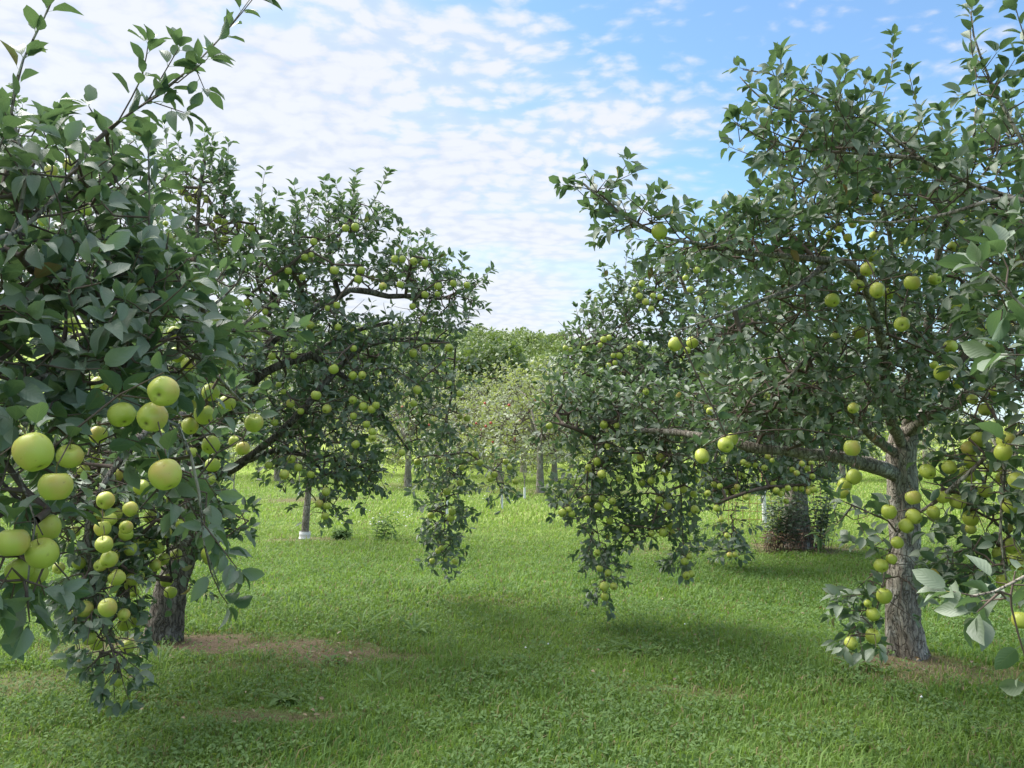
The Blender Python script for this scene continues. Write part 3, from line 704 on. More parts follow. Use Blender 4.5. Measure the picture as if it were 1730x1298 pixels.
t.shoots([[(20, 190, 2.0), (40, 100, 2.0), (80, 20, 2.0), (100, -25, 2.0)], [(160, 240, 2.2), (215, 195, 2.25), (270, 160, 2.3)], [(270, 160, 2.3), (330, 108, 2.35), (385, 50, 2.4), (430, -5, 2.4)], [(330, 115, 2.35), (345, 150, 2.35)], [(300, 140, 2.3), (350, 100, 2.3)], [(180, 230, 2.25), (150, 180, 2.2)],
          [(200, 205, 2.2), (240, 130, 2.2), (250, 75, 2.2)], [(250, 170, 2.3), (300, 85, 2.3)], [(250, 480, 2.2), (252, 350, 2.2), (250, 240, 2.2)], [(120, 280, 2.2), (100, 205, 2.2)], [(250, 170, 2.3), (310, 190, 2.3)],
          [(400, 480, 2.5), (430, 420, 2.5)], [(400, 560, 2.6), (470, 500, 2.7)], [(400, 560, 2.6), (500, 560, 2.8)], [(345, 920, 2.2), (362, 985, 2.2), (385, 1020, 2.2)], [(340, 880, 2.2), (400, 960, 2.15)], [(45, 1000, 1.68), (50, 1050, 1.68)], [(40, 980, 1.68), (100, 1000, 1.7)], [(20, 960, 1.6), (-10, 1010, 1.6)]])
t.fill([(60, 430, 90, 150, 2.05, .35, 54, .4), (170, 400, 90, 110, 2.3, .35, 46, .4), (150, 520, 160, 90, 2.1, .35, 56, .1), (310, 480, 80, 80, 2.5, .25, 26, .2), (70, 640, 110, 90, 1.95, .3, 44, 0), (230, 610, 110, 70, 2.25, .3, 40, 0),
        (350, 600, 60, 60, 2.7, .3, 18, 0), (20, 830, 55, 90, 1.85, .25, 20, -.2), (150, 730, 90, 40, 2.1, .2, 14, -.1), (40, 960, 45, 45, 1.75, .15, 9, -.5), (330, 800, 40, 90, 2.4, .2, 13, -.5), (370, 720, 50, 60, 3.0, .25, 14, -.2), (110, 300, 90, 60, 2.3, .3, 24, .6), (0, 330, 50, 60, 2.0, .25, 12, .3),
        (-140, 560, 110, 200, 2.0, .5, 45, .2), (-330, 600, 160, 220, 1.8, .4, 60, .2), (-150, 850, 110, 160, 1.9, .4, 20, -.2)], 1.15, (.06, .16), .026, 0)
for dx, dy, z, rr in [(-1.4, -.6, 2.3, 1.0), (-.4, -1.5, 2.5, 1.1), (-1.2, 1.4, 2.2, 1.1), (.2, .2, 3.0, .9)]:   # the part of its crown beside and behind the camera
    for _ in range(50):
        q = np.array([t.R.gauss(0, .5) for _ in range(3)]) * rr; p = B0 + [dx, dy, z] + q; j = t.path(p); t.shoot(j, np.array([q[0], q[1], .6]), .2)
t.spurs(.55, 2, 3)
t.build('apple_tree', 'nearest left apple tree, reaching in with the largest leaves and biggest yellow-green apples', M_LEAF, .066, 0, cull=.92, clr=.38, ex=.35, group='old apple trees in the two rows', wr=.55)

# ---- right tree with the furrowed trunk
R1B = base(1520, 5.75)
t = Tree(R1B)
t.limb_([R1B - [0, 0, .08], at(1521, 1000, 5.75), at(1526, 920, 5.75), at(1524, 840, 5.75), at(1521, 780, 5.75), at(1528, 730, 5.75)], .125, .105, 'trunk', 40, .30, .30, True)
for pts, r0, r1 in [
    ([(1522, 805, 5.75), (1490, 792, 5.65), (1455, 783, 5.55), (1420, 774, 5.45), (1375, 769, 5.4), (1330, 763, 5.35), (1275, 757, 5.35), (1190, 738, 5.6), (1090, 728, 6.1), (1015, 745, 6.5)], .062, .016),
    ([(1015, 745, 6.5), (1000, 800, 6.6), (1003, 860, 6.65), (1015, 930, 6.7), (1026, 1008, 6.7)], .012, .003),
    ([(1110, 732, 6.0), (1145, 800, 6.4), (1152, 880, 6.6), (1160, 985, 6.7)], .014, .003),
    ([(1000, 800, 6.6), (970, 835, 6.6), (955, 875, 6.6)], .009, .003),
    ([(1520, 770, 5.75), (1490, 750, 5.6), (1465, 730, 5.4), (1430, 690, 5.1), (1380, 600, 4.8), (1330, 640, 4.7), (1270, 672, 4.6)], .038, .006),
    ([(1525, 760, 5.75), (1500, 690, 5.35), (1492, 600, 4.9), (1486, 560, 4.7), (1470, 500, 4.5), (1440, 448, 4.3), (1380, 437, 4.1), (1250, 425, 3.9), (1180, 412, 3.75), (1115, 398, 3.65), (1050, 362, 3.6), (985, 310, 3.6)], .045, .005),
    ([(1400, 445, 4.2), (1345, 485, 4.0), (1280, 510, 3.9), (1200, 540, 3.8), (1140, 560, 3.75)], .018, .004),
    ([(1528, 740, 5.75), (1548, 715, 5.6), (1600, 690, 5.4), (1680, 640, 5.2), (1760, 560, 5.0), (1850, 500, 5.4), (1940, 540, 5.9)], .06, .012),
    ([(1530, 735, 5.75), (1560, 620, 5.3), (1580, 480, 5.0), (1600, 380, 4.8), (1640, 260, 4.6), (1650, 180, 4.5)], .05, .008),
    ([(1560, 620, 5.3), (1520, 500, 5.0), (1500, 380, 4.8), (1470, 280, 4.6), (1480, 200, 4.5)], .03, .006),
    ([(1486, 560, 4.7), (1400, 340, 4.4), (1340, 300, 4.2), (1320, 290, 4.2)], .015, .004),
    ([(1525, 740, 5.75), (1600, 640, 6.4), (1660, 500, 6.8)], .05, .01)]:
    t.limb_(A(pts), r0, r1)
R1AP = [(1114,392,27),(1141,582,25),(1170,579,20),(1226,752,26),(1237,742,20),(1186,771,25),(928,720,12),(1020,718,14),(1042,719,10),(1008,780,15),(994,790,12),(1083,774,14),(1117,774,17),(1026,754,10),(1045,810,9),(992,844,13),(1017,843,12),(1035,847,12),(1040,860,9),(950,867,14),(961,861,11),(966,869,12),(1155,827,12),(1172,835,12),(1114,845,14),(1101,901,11),(1120,900,14),(1165,869,7),(1009,934,11),(1027,968,12),(1013,961,12),(1021,991,16),(1037,991,13),(1022,1008,14),(1157,949,14),(1165,940,11),(1160,973,15),(1168,970,12),(1124,799,12),
 (1483,336,18),(1417,388,13),(1441,380,13),(1401,397,13),(1432,402,16),(1453,372,12),(1632,360,16),(1624,379,14),(1613,384,12),(1465,455,24),(1482,491,25),(1541,478,26),(1555,372,12),(1406,508,24),(1524,548,26),(1450,562,20),(1591,630,27),(1605,624,18),(1622,626,20),(1578,617,14),(1440,757,27),(1427,820,24),(1443,806,25),(1424,831,24),(1200,695,14),(1630,515,27),(1660,556,25),(1689,549,22),(1664,589,20)]
for u, v, D in R1AP:
    d = F * .075 / D
    d = min(max(d, 3.6), 6.7) if u < 1250 else min(max(d, 3.7), 5.6)
    if u < 1200 and v > 640 and D < 18: d = 6.25
    elif u > 1250 and D < 19: d = 4.3
    t.apple(u, v, D, d)
rr = random.Random(8)
for _ in range(24):
    d = rr.uniform(4.3, 5.2); t.apple(rr.uniform(1350, 1720), rr.uniform(340, 690), F * rr.uniform(.062, .074) / d, d, False)
for _ in range(16):
    d = rr.uniform(6.1, 6.5); t.apple(rr.uniform(990, 1180), rr.uniform(740, 900), F * rr.uniform(.062, .072) / d, d, False)
t.attach_apples()
t.shoots([[(1115, 398, 3.65), (1050, 362, 3.6), (1010, 325, 3.6), (950, 312, 3.6)], [(1010, 325, 3.6), (988, 292, 3.6)], [(1150, 405, 3.7), (1105, 345, 3.7)], [(1200, 420, 3.8), (1230, 355, 3.8)], [(1230, 400, 3.9), (1250, 352, 3.9)], [(1115, 398, 3.65), (1085, 440, 3.65)],
          [(1480, 200, 4.4), (1505, 120, 4.4), (1510, 62, 4.4)], [(1590, 300, 4.5), (1555, 200, 4.4), (1535, 122, 4.4)], [(1600, 320, 4.5), (1590, 190, 4.5)], [(1335, 320, 4.2), (1310, 285, 4.2)], [(1340, 400, 4.2), (1305, 340, 4.2)], [(1025, 1005, 6.7), (1028, 1018, 6.7)],
          [(1650, 180, 4.5), (1640, 120, 4.4)], [(940, 700, 6.6), (905, 740, 6.6)], [(960, 660, 6.6), (915, 610, 6.6)], [(960, 700, 6.6), (925, 670, 6.6)], [(1680, 250, 4.5), (1700, 170, 4.5)], [(1330, 760, 5.3), (1400, 735, 5.2)]])
t.fill([(1075, 370, 45, 16, 3.65, .12, 9, .2), (1010, 328, 30, 10, 3.6, .1, 4, .2), (1180, 415, 60, 18, 3.8, .15, 14, .2), (1270, 410, 60, 36, 4.0, .3, 26, .3), (1350, 400, 60, 60, 4.3, .4, 34, .3), (1400, 320, 75, 50, 4.4, .4, 34, .4), (1450, 270, 60, 30, 4.5, .4, 22, .4),
        (1520, 330, 75, 65, 4.7, .5, 38, .4), (1600, 400, 90, 90, 4.9, .5, 44, .3), (1450, 470, 100, 60, 4.6, .5, 46, .1), (1340, 520, 80, 50, 4.4, .4, 32, 0), (1230, 560, 70, 35, 4.1, .3, 20, 0), (1560, 560, 120, 80, 5.1, .5, 62, 0), (1430, 620, 110, 70, 4.9, .5, 60, 0),
        (1560, 660, 110, 55, 5.2, .4, 44, 0), (1680, 480, 70, 140, 5.0, .5, 50, .1), (1680, 310, 50, 70, 4.7, .4, 24, .5), (1300, 650, 80, 60, 4.9, .4, 40, 0), (1230, 690, 70, 45, 5.4, .4, 34, 0), (1340, 710, 80, 35, 5.1, .4, 28, 0), (1440, 700, 50, 40, 5.2, .3, 18, 0),
        (1110, 690, 80, 45, 6.2, .4, 46, 0), (1020, 690, 55, 50, 6.5, .3, 36, .1), (960, 700, 40, 45, 6.6, .25, 22, .1), (1070, 765, 85, 40, 6.4, .4, 48, -.1), (1150, 760, 60, 40, 6.1, .3, 30, -.1), (1000, 820, 45, 40, 6.6, .25, 26, -.4), (1005, 900, 26, 45, 6.65, .2, 17, -.5), (1022, 970, 14, 32, 6.7, .1, 8, -.6),
        (1110, 850, 62, 34, 6.5, .3, 32, -.3), (1090, 900, 45, 14, 6.5, .2, 12, -.2), (1155, 925, 16, 40, 6.65, .12, 11, -.5), (958, 850, 26, 18, 6.6, .12, 7, -.3), (1700, 620, 50, 60, 5.3, .4, 20, 0), (1410, 770, 40, 12, 5.3, .2, 4, -.2),
        (1700, 220, 40, 45, 4.6, .3, 9, .6), (1830, 480, 120, 170, 5.8, .8, 80, .2), (1830, 260, 90, 80, 5.4, .6, 30, .5), (1950, 600, 100, 120, 6.2, .7, 50, 0), (1600, 520, 130, 120, 6.9, .7, 60, .2)], 1.9)
t.spurs(.6)
t.build('apple_tree', 'right apple tree with a thick grey furrowed trunk and a bare limb pointing left', M_LEAF, .068, 1, group='old apple trees in the two rows')

# ---- nearest right tree
B0 = np.array([3.0, .25, float(gz(3.0, .25))])
t = Tree(B0)
t.limb_([B0 - [0, 0, .08], B0 + [-.02, 0, .5], B0 + [-.05, .04, 1.0], B0 + [-.06, .06, 1.3]], .15, .12, 'trunk', 20, .28, .4, True)
k0 = B0 + [-.06, .06, 1.2]
for pts, r0, r1 in [
    ([(2000, 480, 2.6), (1800, 360, 3.1), (1730, 336, 3.3), (1650, 312, 3.4), (1560, 270, 3.45), (1490, 215, 3.5), (1440, 188, 3.5), (1380, 160, 3.55), (1300, 125, 3.6), (1255, 118, 3.6)], .034, .0025),
    ([(1560, 270, 3.45), (1450, 260, 3.5), (1340, 250, 3.5), (1290, 235, 3.5), (1240, 208, 3.5)], .010, .003),
    ([(1440, 180, 3.5), (1340, 190, 3.55), (1290, 170, 3.55), (1250, 130, 3.55)], .008, .003),
    ([(1800, 360, 3.1), (1700, 335, 3.2), (1600, 362, 3.3), (1510, 376, 3.4), (1440, 372, 3.45)], .016, .004),
    ([(2000, 760, 2.8), (1800, 710, 3.3), (1700, 745, 3.5), (1640, 795, 3.6), (1590, 840, 3.7), (1545, 870, 3.75), (1515, 900, 3.75), (1497, 950, 3.75), (1487, 1010, 3.75), (1465, 1075, 3.75)], .042, .005),
    ([(1700, 745, 3.5), (1695, 830, 3.5), (1690, 900, 3.5), (1700, 980, 3.5)], .012, .004),
    ([(1940, 1000, 1.75), (1800, 960, 1.7), (1730, 975, 1.7), (1680, 1000, 1.68), (1640, 1008, 1.66)], .010, .003),
    ([(1950, 600, 1.6), (1830, 560, 1.7), (1740, 530, 1.7), (1700, 490, 1.7), (1670, 460, 1.7)], .014, .003),
    ([(1800, 360, 3.1), (1740, 260, 3.1), (1700, 190, 3.1), (1670, 130, 3.1), (1645, 60, 3.1), (1640, 20, 3.1)], .014, .003)]:
    P = A(pts)
    if pts[0][0] > 1900: P = [k0, (k0 + P[0]) / 2 + [0, 0, .08]] + P
    t.limb_(P, r0, r1)
for u, v, D in [(1665,692,23),(1643,675,18),(1678,662,14),(1638,758,26),(1567,797,26),(1604,790,23),(1641,781,22),(1639,804,22),(1695,764,28),(1694,808,23),(1543,841,25),(1593,840,23),(1618,848,25),(1577,866,22),(1502,865,24),(1544,873,25),(1531,889,24),(1640,876,26),(1665,830,22),
                (1489,956,23),(1506,945,18),(1516,917,20),(1494,1007,25),(1475,1038,22),(1466,1020,13),(1475,1075,24),(1438,1087,20),(1707,922,25),(1688,936,22),(1695,982,21),(1721,953,22),(1724,1048,28),(1640,894,18)]:
    t.apple(u, v, D, 3.7 if D < 28 else 3.3)
for _ in range(11):
    d = t.R.uniform(3.3, 3.9); t.apple(t.R.uniform(1580, 1730), t.R.uniform(740, 1000), F * t.R.uniform(.062, .074) / d, d, False)
t.attach_apples()
t.shoots([[(1650, 130, 3.1), (1640, 70, 3.1), (1642, 18, 3.1)], [(1700, 190, 3.1), (1660, 120, 3.1)], [(1770, 150, 3.1), (1730, 60, 3.1), (1710, -10, 3.1)], [(1300, 125, 3.6), (1250, 115, 3.6)], [(1320, 140, 3.55), (1318, 95, 3.55)], [(1290, 235, 3.5), (1240, 205, 3.5)], [(1380, 150, 3.55), (1390, 115, 3.55)], [(1250, 240, 3.5), (1245, 200, 3.5)],
          [(1650, 1008, 1.66), (1610, 1000, 1.66)], [(1690, 1000, 1.7), (1650, 1035, 1.7)], [(1700, 480, 1.7), (1655, 450, 1.7)], [(1740, 600, 1.7), (1690, 600, 1.7)], [(1770, 760, 1.7), (1700, 750, 1.7)], [(1500, 880, 3.75), (1420, 845, 3.75)], [(1490, 1000, 3.75), (1415, 1010, 3.75)], [(1500, 930, 3.75), (1440, 915, 3.75)]])
t.fill([(1325, 165, 50, 20, 3.6, .2, 12, .3), (1400, 205, 55, 24, 3.55, .25, 16, .3), (1310, 235, 55, 24, 3.5, .2, 15, .4), (1380, 270, 70, 40, 3.6, .3, 24, .3), (1480, 262, 60, 32, 3.6, .3, 20, .3), (1560, 330, 80, 50, 3.6, .3, 28, .4), (1670, 370, 60, 50, 3.5, .3, 22, .3), (1710, 250, 35, 50, 3.3, .25, 11, .6), (1665, 130, 18, 50, 3.1, .1, 8, .8),
        (1700, 500, 50, 70, 3.4, .3, 26, .1), (1690, 680, 60, 60, 3.5, .3, 34, 0), (1640, 780, 70, 45, 3.6, .2, 18, -.1), (1690, 860, 55, 90, 3.55, .25, 44, -.3), (1560, 850, 50, 40, 3.75, .2, 12, -.1), (1490, 950, 45, 60, 3.75, .15, 16, -.4), (1465, 1050, 35, 40, 3.75, .15, 13, -.5), (1430, 870, 35, 25, 3.75, .1, 6, 0),
        (1650, 940, 60, 40, 3.7, .2, 26, -.2), (1705, 470, 22, 30, 1.7, .1, 2, .2), (1710, 1015, 25, 22, 1.7, .06, 3, -.4), (1850, 500, 90, 260, 2.8, .5, 60, .3), (1960, 420, 130, 130, 2.8, .5, 60, .3), (1900, 760, 120, 90, 3.0, .4, 50, 0), (2150, 550, 160, 200, 2.2, .5, 70, .3), (1850, 970, 60, 40, 1.72, .12, 10, -.2)], 1.1, (.06, .17), .027, 0)
for dx, dy, z, rr in [(1.4, -.6, 2.3, 1.0), (.4, -1.5, 2.5, 1.1), (1.2, 1.4, 2.2, 1.1), (0, .4, 2.9, .9)]:
    for _ in range(50):
        q = np.array([t.R.gauss(0, .5) for _ in range(3)]) * rr; p = B0 + [dx, dy, z] + q; j = t.path(p); t.shoot(j, np.array([q[0], q[1], .6]), .2)
t.spurs(.55, 2, 3)
t.build('apple_tree', 'nearest right apple tree, reaching in from the edge with large bright leaves in the corner', M_LEAF, .068, 0, cull=.9, clr=.4, ex=.35, group='old apple trees in the two rows')

# ---- second right tree, weeds round its trunk
R2B = base(1345, 11.0)
t = Tree(R2B)
t.limb_([R2B - [0, 0, .08], at(1343, 880, 11.0), at(1342, 830, 11.0), at(1338, 780, 11.0), at(1335, 740, 11.0)], .19, .16, 'trunk', 24, .26, .35, True)
for pts, r0, r1 in [
    ([(1335, 770, 11), (1270, 720, 10.6), (1180, 660, 10), (1090, 600, 9.7), (1000, 570, 9.6)], .10, .02), ([(1335, 760, 11), (1250, 640, 10.3), (1180, 540, 9.9), (1150, 470, 9.8), (1135, 435, 9.8)], .09, .015),
    ([(1335, 750, 11), (1330, 600, 10.6), (1290, 480, 10.2), (1250, 400, 10)], .10, .015), ([(1335, 750, 11), (1420, 620, 10.8), (1500, 520, 10.6)], .10, .02), ([(1345, 815, 11), (1400, 790, 10.8), (1430, 750, 10.5), (1500, 700, 10.3)], .09, .03),
    ([(1180, 660, 10), (1100, 660, 9.7), (1030, 650, 9.5)], .04, .01), ([(1270, 720, 10.6), (1215, 760, 9.8), (1205, 830, 9.5), (1222, 900, 9.4), (1235, 940, 9.4)], .03, .005), ([(1180, 540, 9.9), (1100, 500, 9.7), (1050, 480, 9.7)], .03, .008)]:
    t.limb_(A(pts), r0, r1, sides=8)
for u, v, D in [(1224,574,14),(1161,592,12),(1283,561,10),(1288,571,10),(1295,584,11),(1158,450,14),(1177,457,12),(1190,461,12),(1158,470,11),(1166,489,12),(1180,506,12),(1195,497,9),(1084,479,11),(1072,490,11),(1080,500,12),(1091,510,12),(1103,500,11),(1115,502,10),(1100,522,11),(1020,574,12),(1029,571,10),(1014,583,9),(1046,601,12),(1036,601,9),(1039,613,10),(1028,618,10),(1063,588,9),(1082,581,10),(987,589,9),(964,591,9),(955,588,9),(1091,662,12),(1106,666,10),(1116,660,11),(1114,712,9),(1103,683,10),
                (1340,724,10),(1352,724,10),(1355,735,10),(1359,746,10),(1325,720,9),(1211,859,12),(1219,878,11),(1233,938,11),(1242,937,10),(1228,905,10),(1261,840,12),(1321,829,11),(1310,829,11),(1344,826,10),(1354,826,10),(1366,826,10),(1328,847,10)]:
    t.apple(u, v, D, 8.9 if u < 1300 or v < 600 else 9.4)
rr = random.Random(5)
for _ in range(36): t.apple(rr.uniform(1185, 1380), rr.uniform(770, 835), 10.5, rr.uniform(8.9, 9.5))
for _ in range(22): t.apple(rr.uniform(1180, 1420), rr.uniform(560, 700), 10, rr.uniform(9, 9.5))
t.attach_apples()
t.shoots([[(1040, 500, 9.7), (1022, 470, 9.7), (1018, 452, 9.7)], [(1110, 480, 9.7), (1098, 445, 9.7)], [(1150, 440, 9.8), (1128, 420, 9.8)], [(1185, 420, 9.8), (1195, 370, 9.8)], [(985, 590, 9.6), (955, 572, 9.6)], [(980, 610, 9.6), (935, 600, 9.6)], [(1010, 540, 9.6), (995, 500, 9.6)], [(1240, 400, 9.9), (1245, 355, 9.9)], [(1215, 410, 9.9), (1210, 360, 9.9)]])
t.fill([(1000, 585, 50, 38, 9.6, .5, 34, .4), (1060, 545, 60, 40, 9.7, .6, 40, .4), (1085, 495, 45, 30, 9.7, .5, 26, .4), (1155, 480, 42, 45, 9.8, .6, 34, .4), (1220, 440, 50, 50, 9.9, .6, 36, .4), (1180, 560, 90, 50, 9.8, .8, 60, .1), (1060, 620, 80, 40, 9.6, .7, 48, 0), (970, 640, 35, 40, 9.6, .4, 18, .1),
        (1150, 640, 90, 50, 9.7, .8, 54, 0), (1280, 500, 80, 80, 10.1, .9, 62, .3), (1300, 620, 90, 60, 10, 1, 60, 0), (1400, 560, 90, 90, 10.4, 1, 62, .1), (1420, 690, 80, 60, 10.3, .9, 50, 0), (1250, 740, 80, 50, 9.8, .8, 60, -.2), (1350, 770, 80, 45, 10.2, .8, 60, -.3), (1210, 810, 35, 40, 9.5, .4, 26, -.4),
        (1270, 815, 70, 22, 9.7, .5, 30, -.4), (1226, 880, 18, 45, 9.4, .15, 14, -.5), (1500, 600, 80, 120, 10.6, 1, 50, 0), (1235, 935, 16, 10, 9.4, .1, 4, -.2), (1080, 690, 60, 30, 9.6, .5, 26, 0)], 1.8, (.1, .28), .034)
t.spurs(.7)
t.build('apple_tree', 'second apple tree on the right, its broad grey trunk wrapped in weeds and suckers', M_LEAF, .092, 1, group='old apple trees in the two rows', tipr=.002, bark=M_BARKP)


# ---- small orchard trees further off
def small_tree(u, d, h, cw, label, mat_, lm, name='apple_tree', trunk_r=.1, hb=.5, nf=60, apples=(0, 'r'), guard=0, lean=0., size=.11, lod=2, group='sunlit apple trees beyond the lawn', bark=None, pitch=(.1, .3), gap=.05):
    b = base(u, d); t = Tree(b); R_ = t.R; top = b + [lean, 0, h * .45]
    t.limb_([b - [0, 0, .06], b + [lean * .3, 0, h * .15], b + [lean * .7, 0, h * .3], top], trunk_r, trunk_r * .7, 'trunk', 12, .2, .25, True)
    for i in range(6):
        a = i * 1.05 + R_.uniform(-.3, .3); rr = cw * R_.uniform(.55, .9); q = top + [math.cos(a) * rr, math.sin(a) * rr, h * R_.uniform(.08, .42)]
        t.limb_([top - [0, 0, h * .1], (top + q) / 2 + [0, 0, h * .08], q], trunk_r * .5, trunk_r * .1, sides=6, rough=.1)
    pts = []
    for _ in range(nf):
        while True:
            q = np.array([R_.uniform(-1, 1) for _ in range(3)])
            if q @ q < 1: break
        z = q[2] * (h - hb) / 2 + (h + hb) / 2; rad = cw * (1.0 if z < h * .65 else 1.0 - (z / h - .65) * 1.0); ph = math.atan2(q[1], q[0]); rad *= .85 + .25 * math.sin(3 * ph + b[0])
        pts.append(b + [lean + q[0] * rad, q[1] * rad, z])
    c = b + [lean, 0, h * .6]; pts.sort(key=lambda p: np.linalg.norm(p - top))
    for p in pts:
        j = t.path(p, .06, .22); t.shoot(j, norm(p - c) * .7 + np.array([R_.gauss(0, .4), R_.gauss(0, .4), .5]), R_.uniform(*pitch) * 1.5, gap)
    for _ in range(apples[0]):
        ph = R_.uniform(3.5, 6.0); z = R_.uniform(.3, .9); p = b + [lean + math.cos(ph) * cw * .9, math.sin(ph) * cw * .9, hb + (h - hb) * z * .8]; t.apples.append((p, .08, True))
    t.attach_apples(); t.spurs(.8, 3, 5)
    r = t.build(name, label, mat_, size, lod, tipr=.003, amat=apples[1], group=group, bark=bark or M_BARKP, cull=.95)
    if guard:
        n_ = 10; z = np.linspace(.02, guard, n_); P = np.array([[lean * .3 * zz_ / (h * .15) * 1., 0, zz_] for zz_ in z]); V, q, tt = tube(P, np.full(n_, trunk_r * 1.25 + .006) * (1 + .04 * np.sin(z * 90)), 14, .05, cap=False)
        obj('trunk_guard', mesh('trunk_guard', V, [q], [M_WHITE]), r)
    return r


gr = 'sunlit apple trees beyond the lawn'
small_tree(518, 11.7, 2.9, 1.05, 'young apple tree with slim trunk and white wrap, under the large left tree', M_LEAF, 0, trunk_r=.062, hb=1.2, nf=120, guard=.13, lean=.08, size=.085, lod=1, group=None, bark=M_BARK, gap=.035)
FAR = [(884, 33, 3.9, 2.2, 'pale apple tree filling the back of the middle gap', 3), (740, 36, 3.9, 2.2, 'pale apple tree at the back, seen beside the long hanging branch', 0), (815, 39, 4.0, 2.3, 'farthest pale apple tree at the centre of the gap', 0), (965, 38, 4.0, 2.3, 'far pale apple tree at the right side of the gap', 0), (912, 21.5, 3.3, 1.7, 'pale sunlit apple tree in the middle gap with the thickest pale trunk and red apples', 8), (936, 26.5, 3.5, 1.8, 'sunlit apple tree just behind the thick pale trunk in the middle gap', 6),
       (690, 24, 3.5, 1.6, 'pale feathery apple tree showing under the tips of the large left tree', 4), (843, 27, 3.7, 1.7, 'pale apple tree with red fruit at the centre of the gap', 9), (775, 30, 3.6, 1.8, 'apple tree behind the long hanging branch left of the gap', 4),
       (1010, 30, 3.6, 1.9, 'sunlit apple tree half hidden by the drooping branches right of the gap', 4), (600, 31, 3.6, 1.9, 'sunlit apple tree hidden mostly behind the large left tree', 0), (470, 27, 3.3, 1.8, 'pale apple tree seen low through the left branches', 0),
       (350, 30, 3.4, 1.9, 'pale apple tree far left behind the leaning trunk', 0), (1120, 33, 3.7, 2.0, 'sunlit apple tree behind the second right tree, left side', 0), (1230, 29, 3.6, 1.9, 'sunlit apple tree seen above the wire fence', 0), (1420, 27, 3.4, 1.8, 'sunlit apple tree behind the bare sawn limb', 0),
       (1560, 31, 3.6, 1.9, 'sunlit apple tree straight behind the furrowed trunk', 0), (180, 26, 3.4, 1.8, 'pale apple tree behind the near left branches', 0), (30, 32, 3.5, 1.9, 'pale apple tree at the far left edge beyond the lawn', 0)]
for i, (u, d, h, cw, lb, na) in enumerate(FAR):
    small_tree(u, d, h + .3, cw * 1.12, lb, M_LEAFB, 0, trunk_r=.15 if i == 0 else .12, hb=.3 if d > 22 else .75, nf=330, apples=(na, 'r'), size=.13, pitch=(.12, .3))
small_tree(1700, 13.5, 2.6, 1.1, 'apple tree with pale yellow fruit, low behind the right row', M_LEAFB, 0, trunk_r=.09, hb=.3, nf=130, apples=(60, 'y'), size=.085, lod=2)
sg = 'young saplings in white trunk guards'
for u, d, h, lb, g in [(398, 17.3, 1.5, 'thin sapling in a white guard, seen left of the young wrapped tree', .28), (848, 16.4, 1.3, 'thin sapling in a white guard under the right end of the hanging branch', .32), (886, 19.0, 1.3, 'thin sapling in a short white guard left of the thick pale trunk', .3),
                       (508, 20.5, 1.6, 'thin sapling in a white guard directly behind the young wrapped tree', .35), (1388, 34, 1.6, 'distant sapling in a white guard below the bare sawn limb', .9), (970, 36, 1.6, 'distant sapling in a white guard right of the middle gap', .8), (756, 15.6, 1.3, 'thin sapling in a white guard behind the long hanging branch', .45)]:
    small_tree(u, d, h, .28, lb, M_LEAFB, 0, name='sapling', trunk_r=.018, hb=.6, nf=12, guard=g, size=.08, group=sg, pitch=(.05, .12), gap=.035)


# ---- big dark tree and the wooded rise
def wood_tree(p, h, cr, n, size, R_):
    """leaf clumps over lobed crown; returns list of (p, d, n)"""
    out = []; lobes = []
    for _ in range(max(5, int(7 + cr))):
        a = R_.uniform(0, 6.28); z = R_.uniform(.35, 1.0); rr = cr * .62 * math.sqrt(max(0, 1 - (z - .5) ** 2 * 2.2)); lobes.append((np.array([math.cos(a) * rr, math.sin(a) * rr, h * z - cr * .3]), cr * R_.uniform(.34, .55)))
    for _ in range(n):
        c, r = R_.choice(lobes); q = np.array([R_.gauss(0, 1) for _ in range(3)]); q /= np.linalg.norm(q)
        q[2] = q[2] if q[2] > -.3 else -q[2] * .5
        out.append((p + c + q * r * R_.uniform(.82, 1.08), q + np.array([R_.gauss(0, .5), R_.gauss(0, .5), R_.gauss(0, .5)]), q + np.array([R_.gauss(0, .4), R_.gauss(0, .4), .4 + R_.gauss(0, .4)])))
    return out


R9 = random.Random(12)
for u, d, h, cr, lb in [(800, 62, 8.4, 4.6, 'big round dark green tree in front of the wooded rise'), (690, 66, 9.0, 5, 'dark green tree left of the big round one, mostly behind the large left tree'), (1100, 75, 7.5, 4.5, 'green tree at the foot of the rise, right of the gap'), (560, 70, 10, 5.5, 'dark green tree behind the left row'), (1180, 72, 9, 5, 'green tree behind the right row'), (300, 70, 11, 6, 'green tree far left beyond the orchard')]:
    b = base(u, d); r = empty('broadleaf_tree', b, lb, 'tree', 'trees at the foot of the wooded rise')
    V, q, tt = tube(np.array([[0, 0, -.2], [.1, 0, h * .3], [0, .1, h * .6]]), [.32, .26, .15], 8, .1); obj('trunk', mesh('trunk', V, [q, tt], [M_BARK]), r)
    obj('crown', leaf_mesh('crown', wood_tree(np.zeros(3), h, cr, 9000, .3, R9), M_OAK, .42, 2, .8), r)
LV = []
for i in range(560):
    y = R9.uniform(88, 215); x = R9.uniform(-.55, .55) * y; h = R9.uniform(6.2, 7.4)
    LV += wood_tree(np.array([x, y, float(gz(x, y))]), h, R9.uniform(2.1, 3.1), 270, .6, R9)
obj('woodland', leaf_mesh('woodland', LV, M_FOR, .75, 2, .8), kind='stuff', label='light green woodland covering the rise behind the orchard', category='woodland')
LV = []
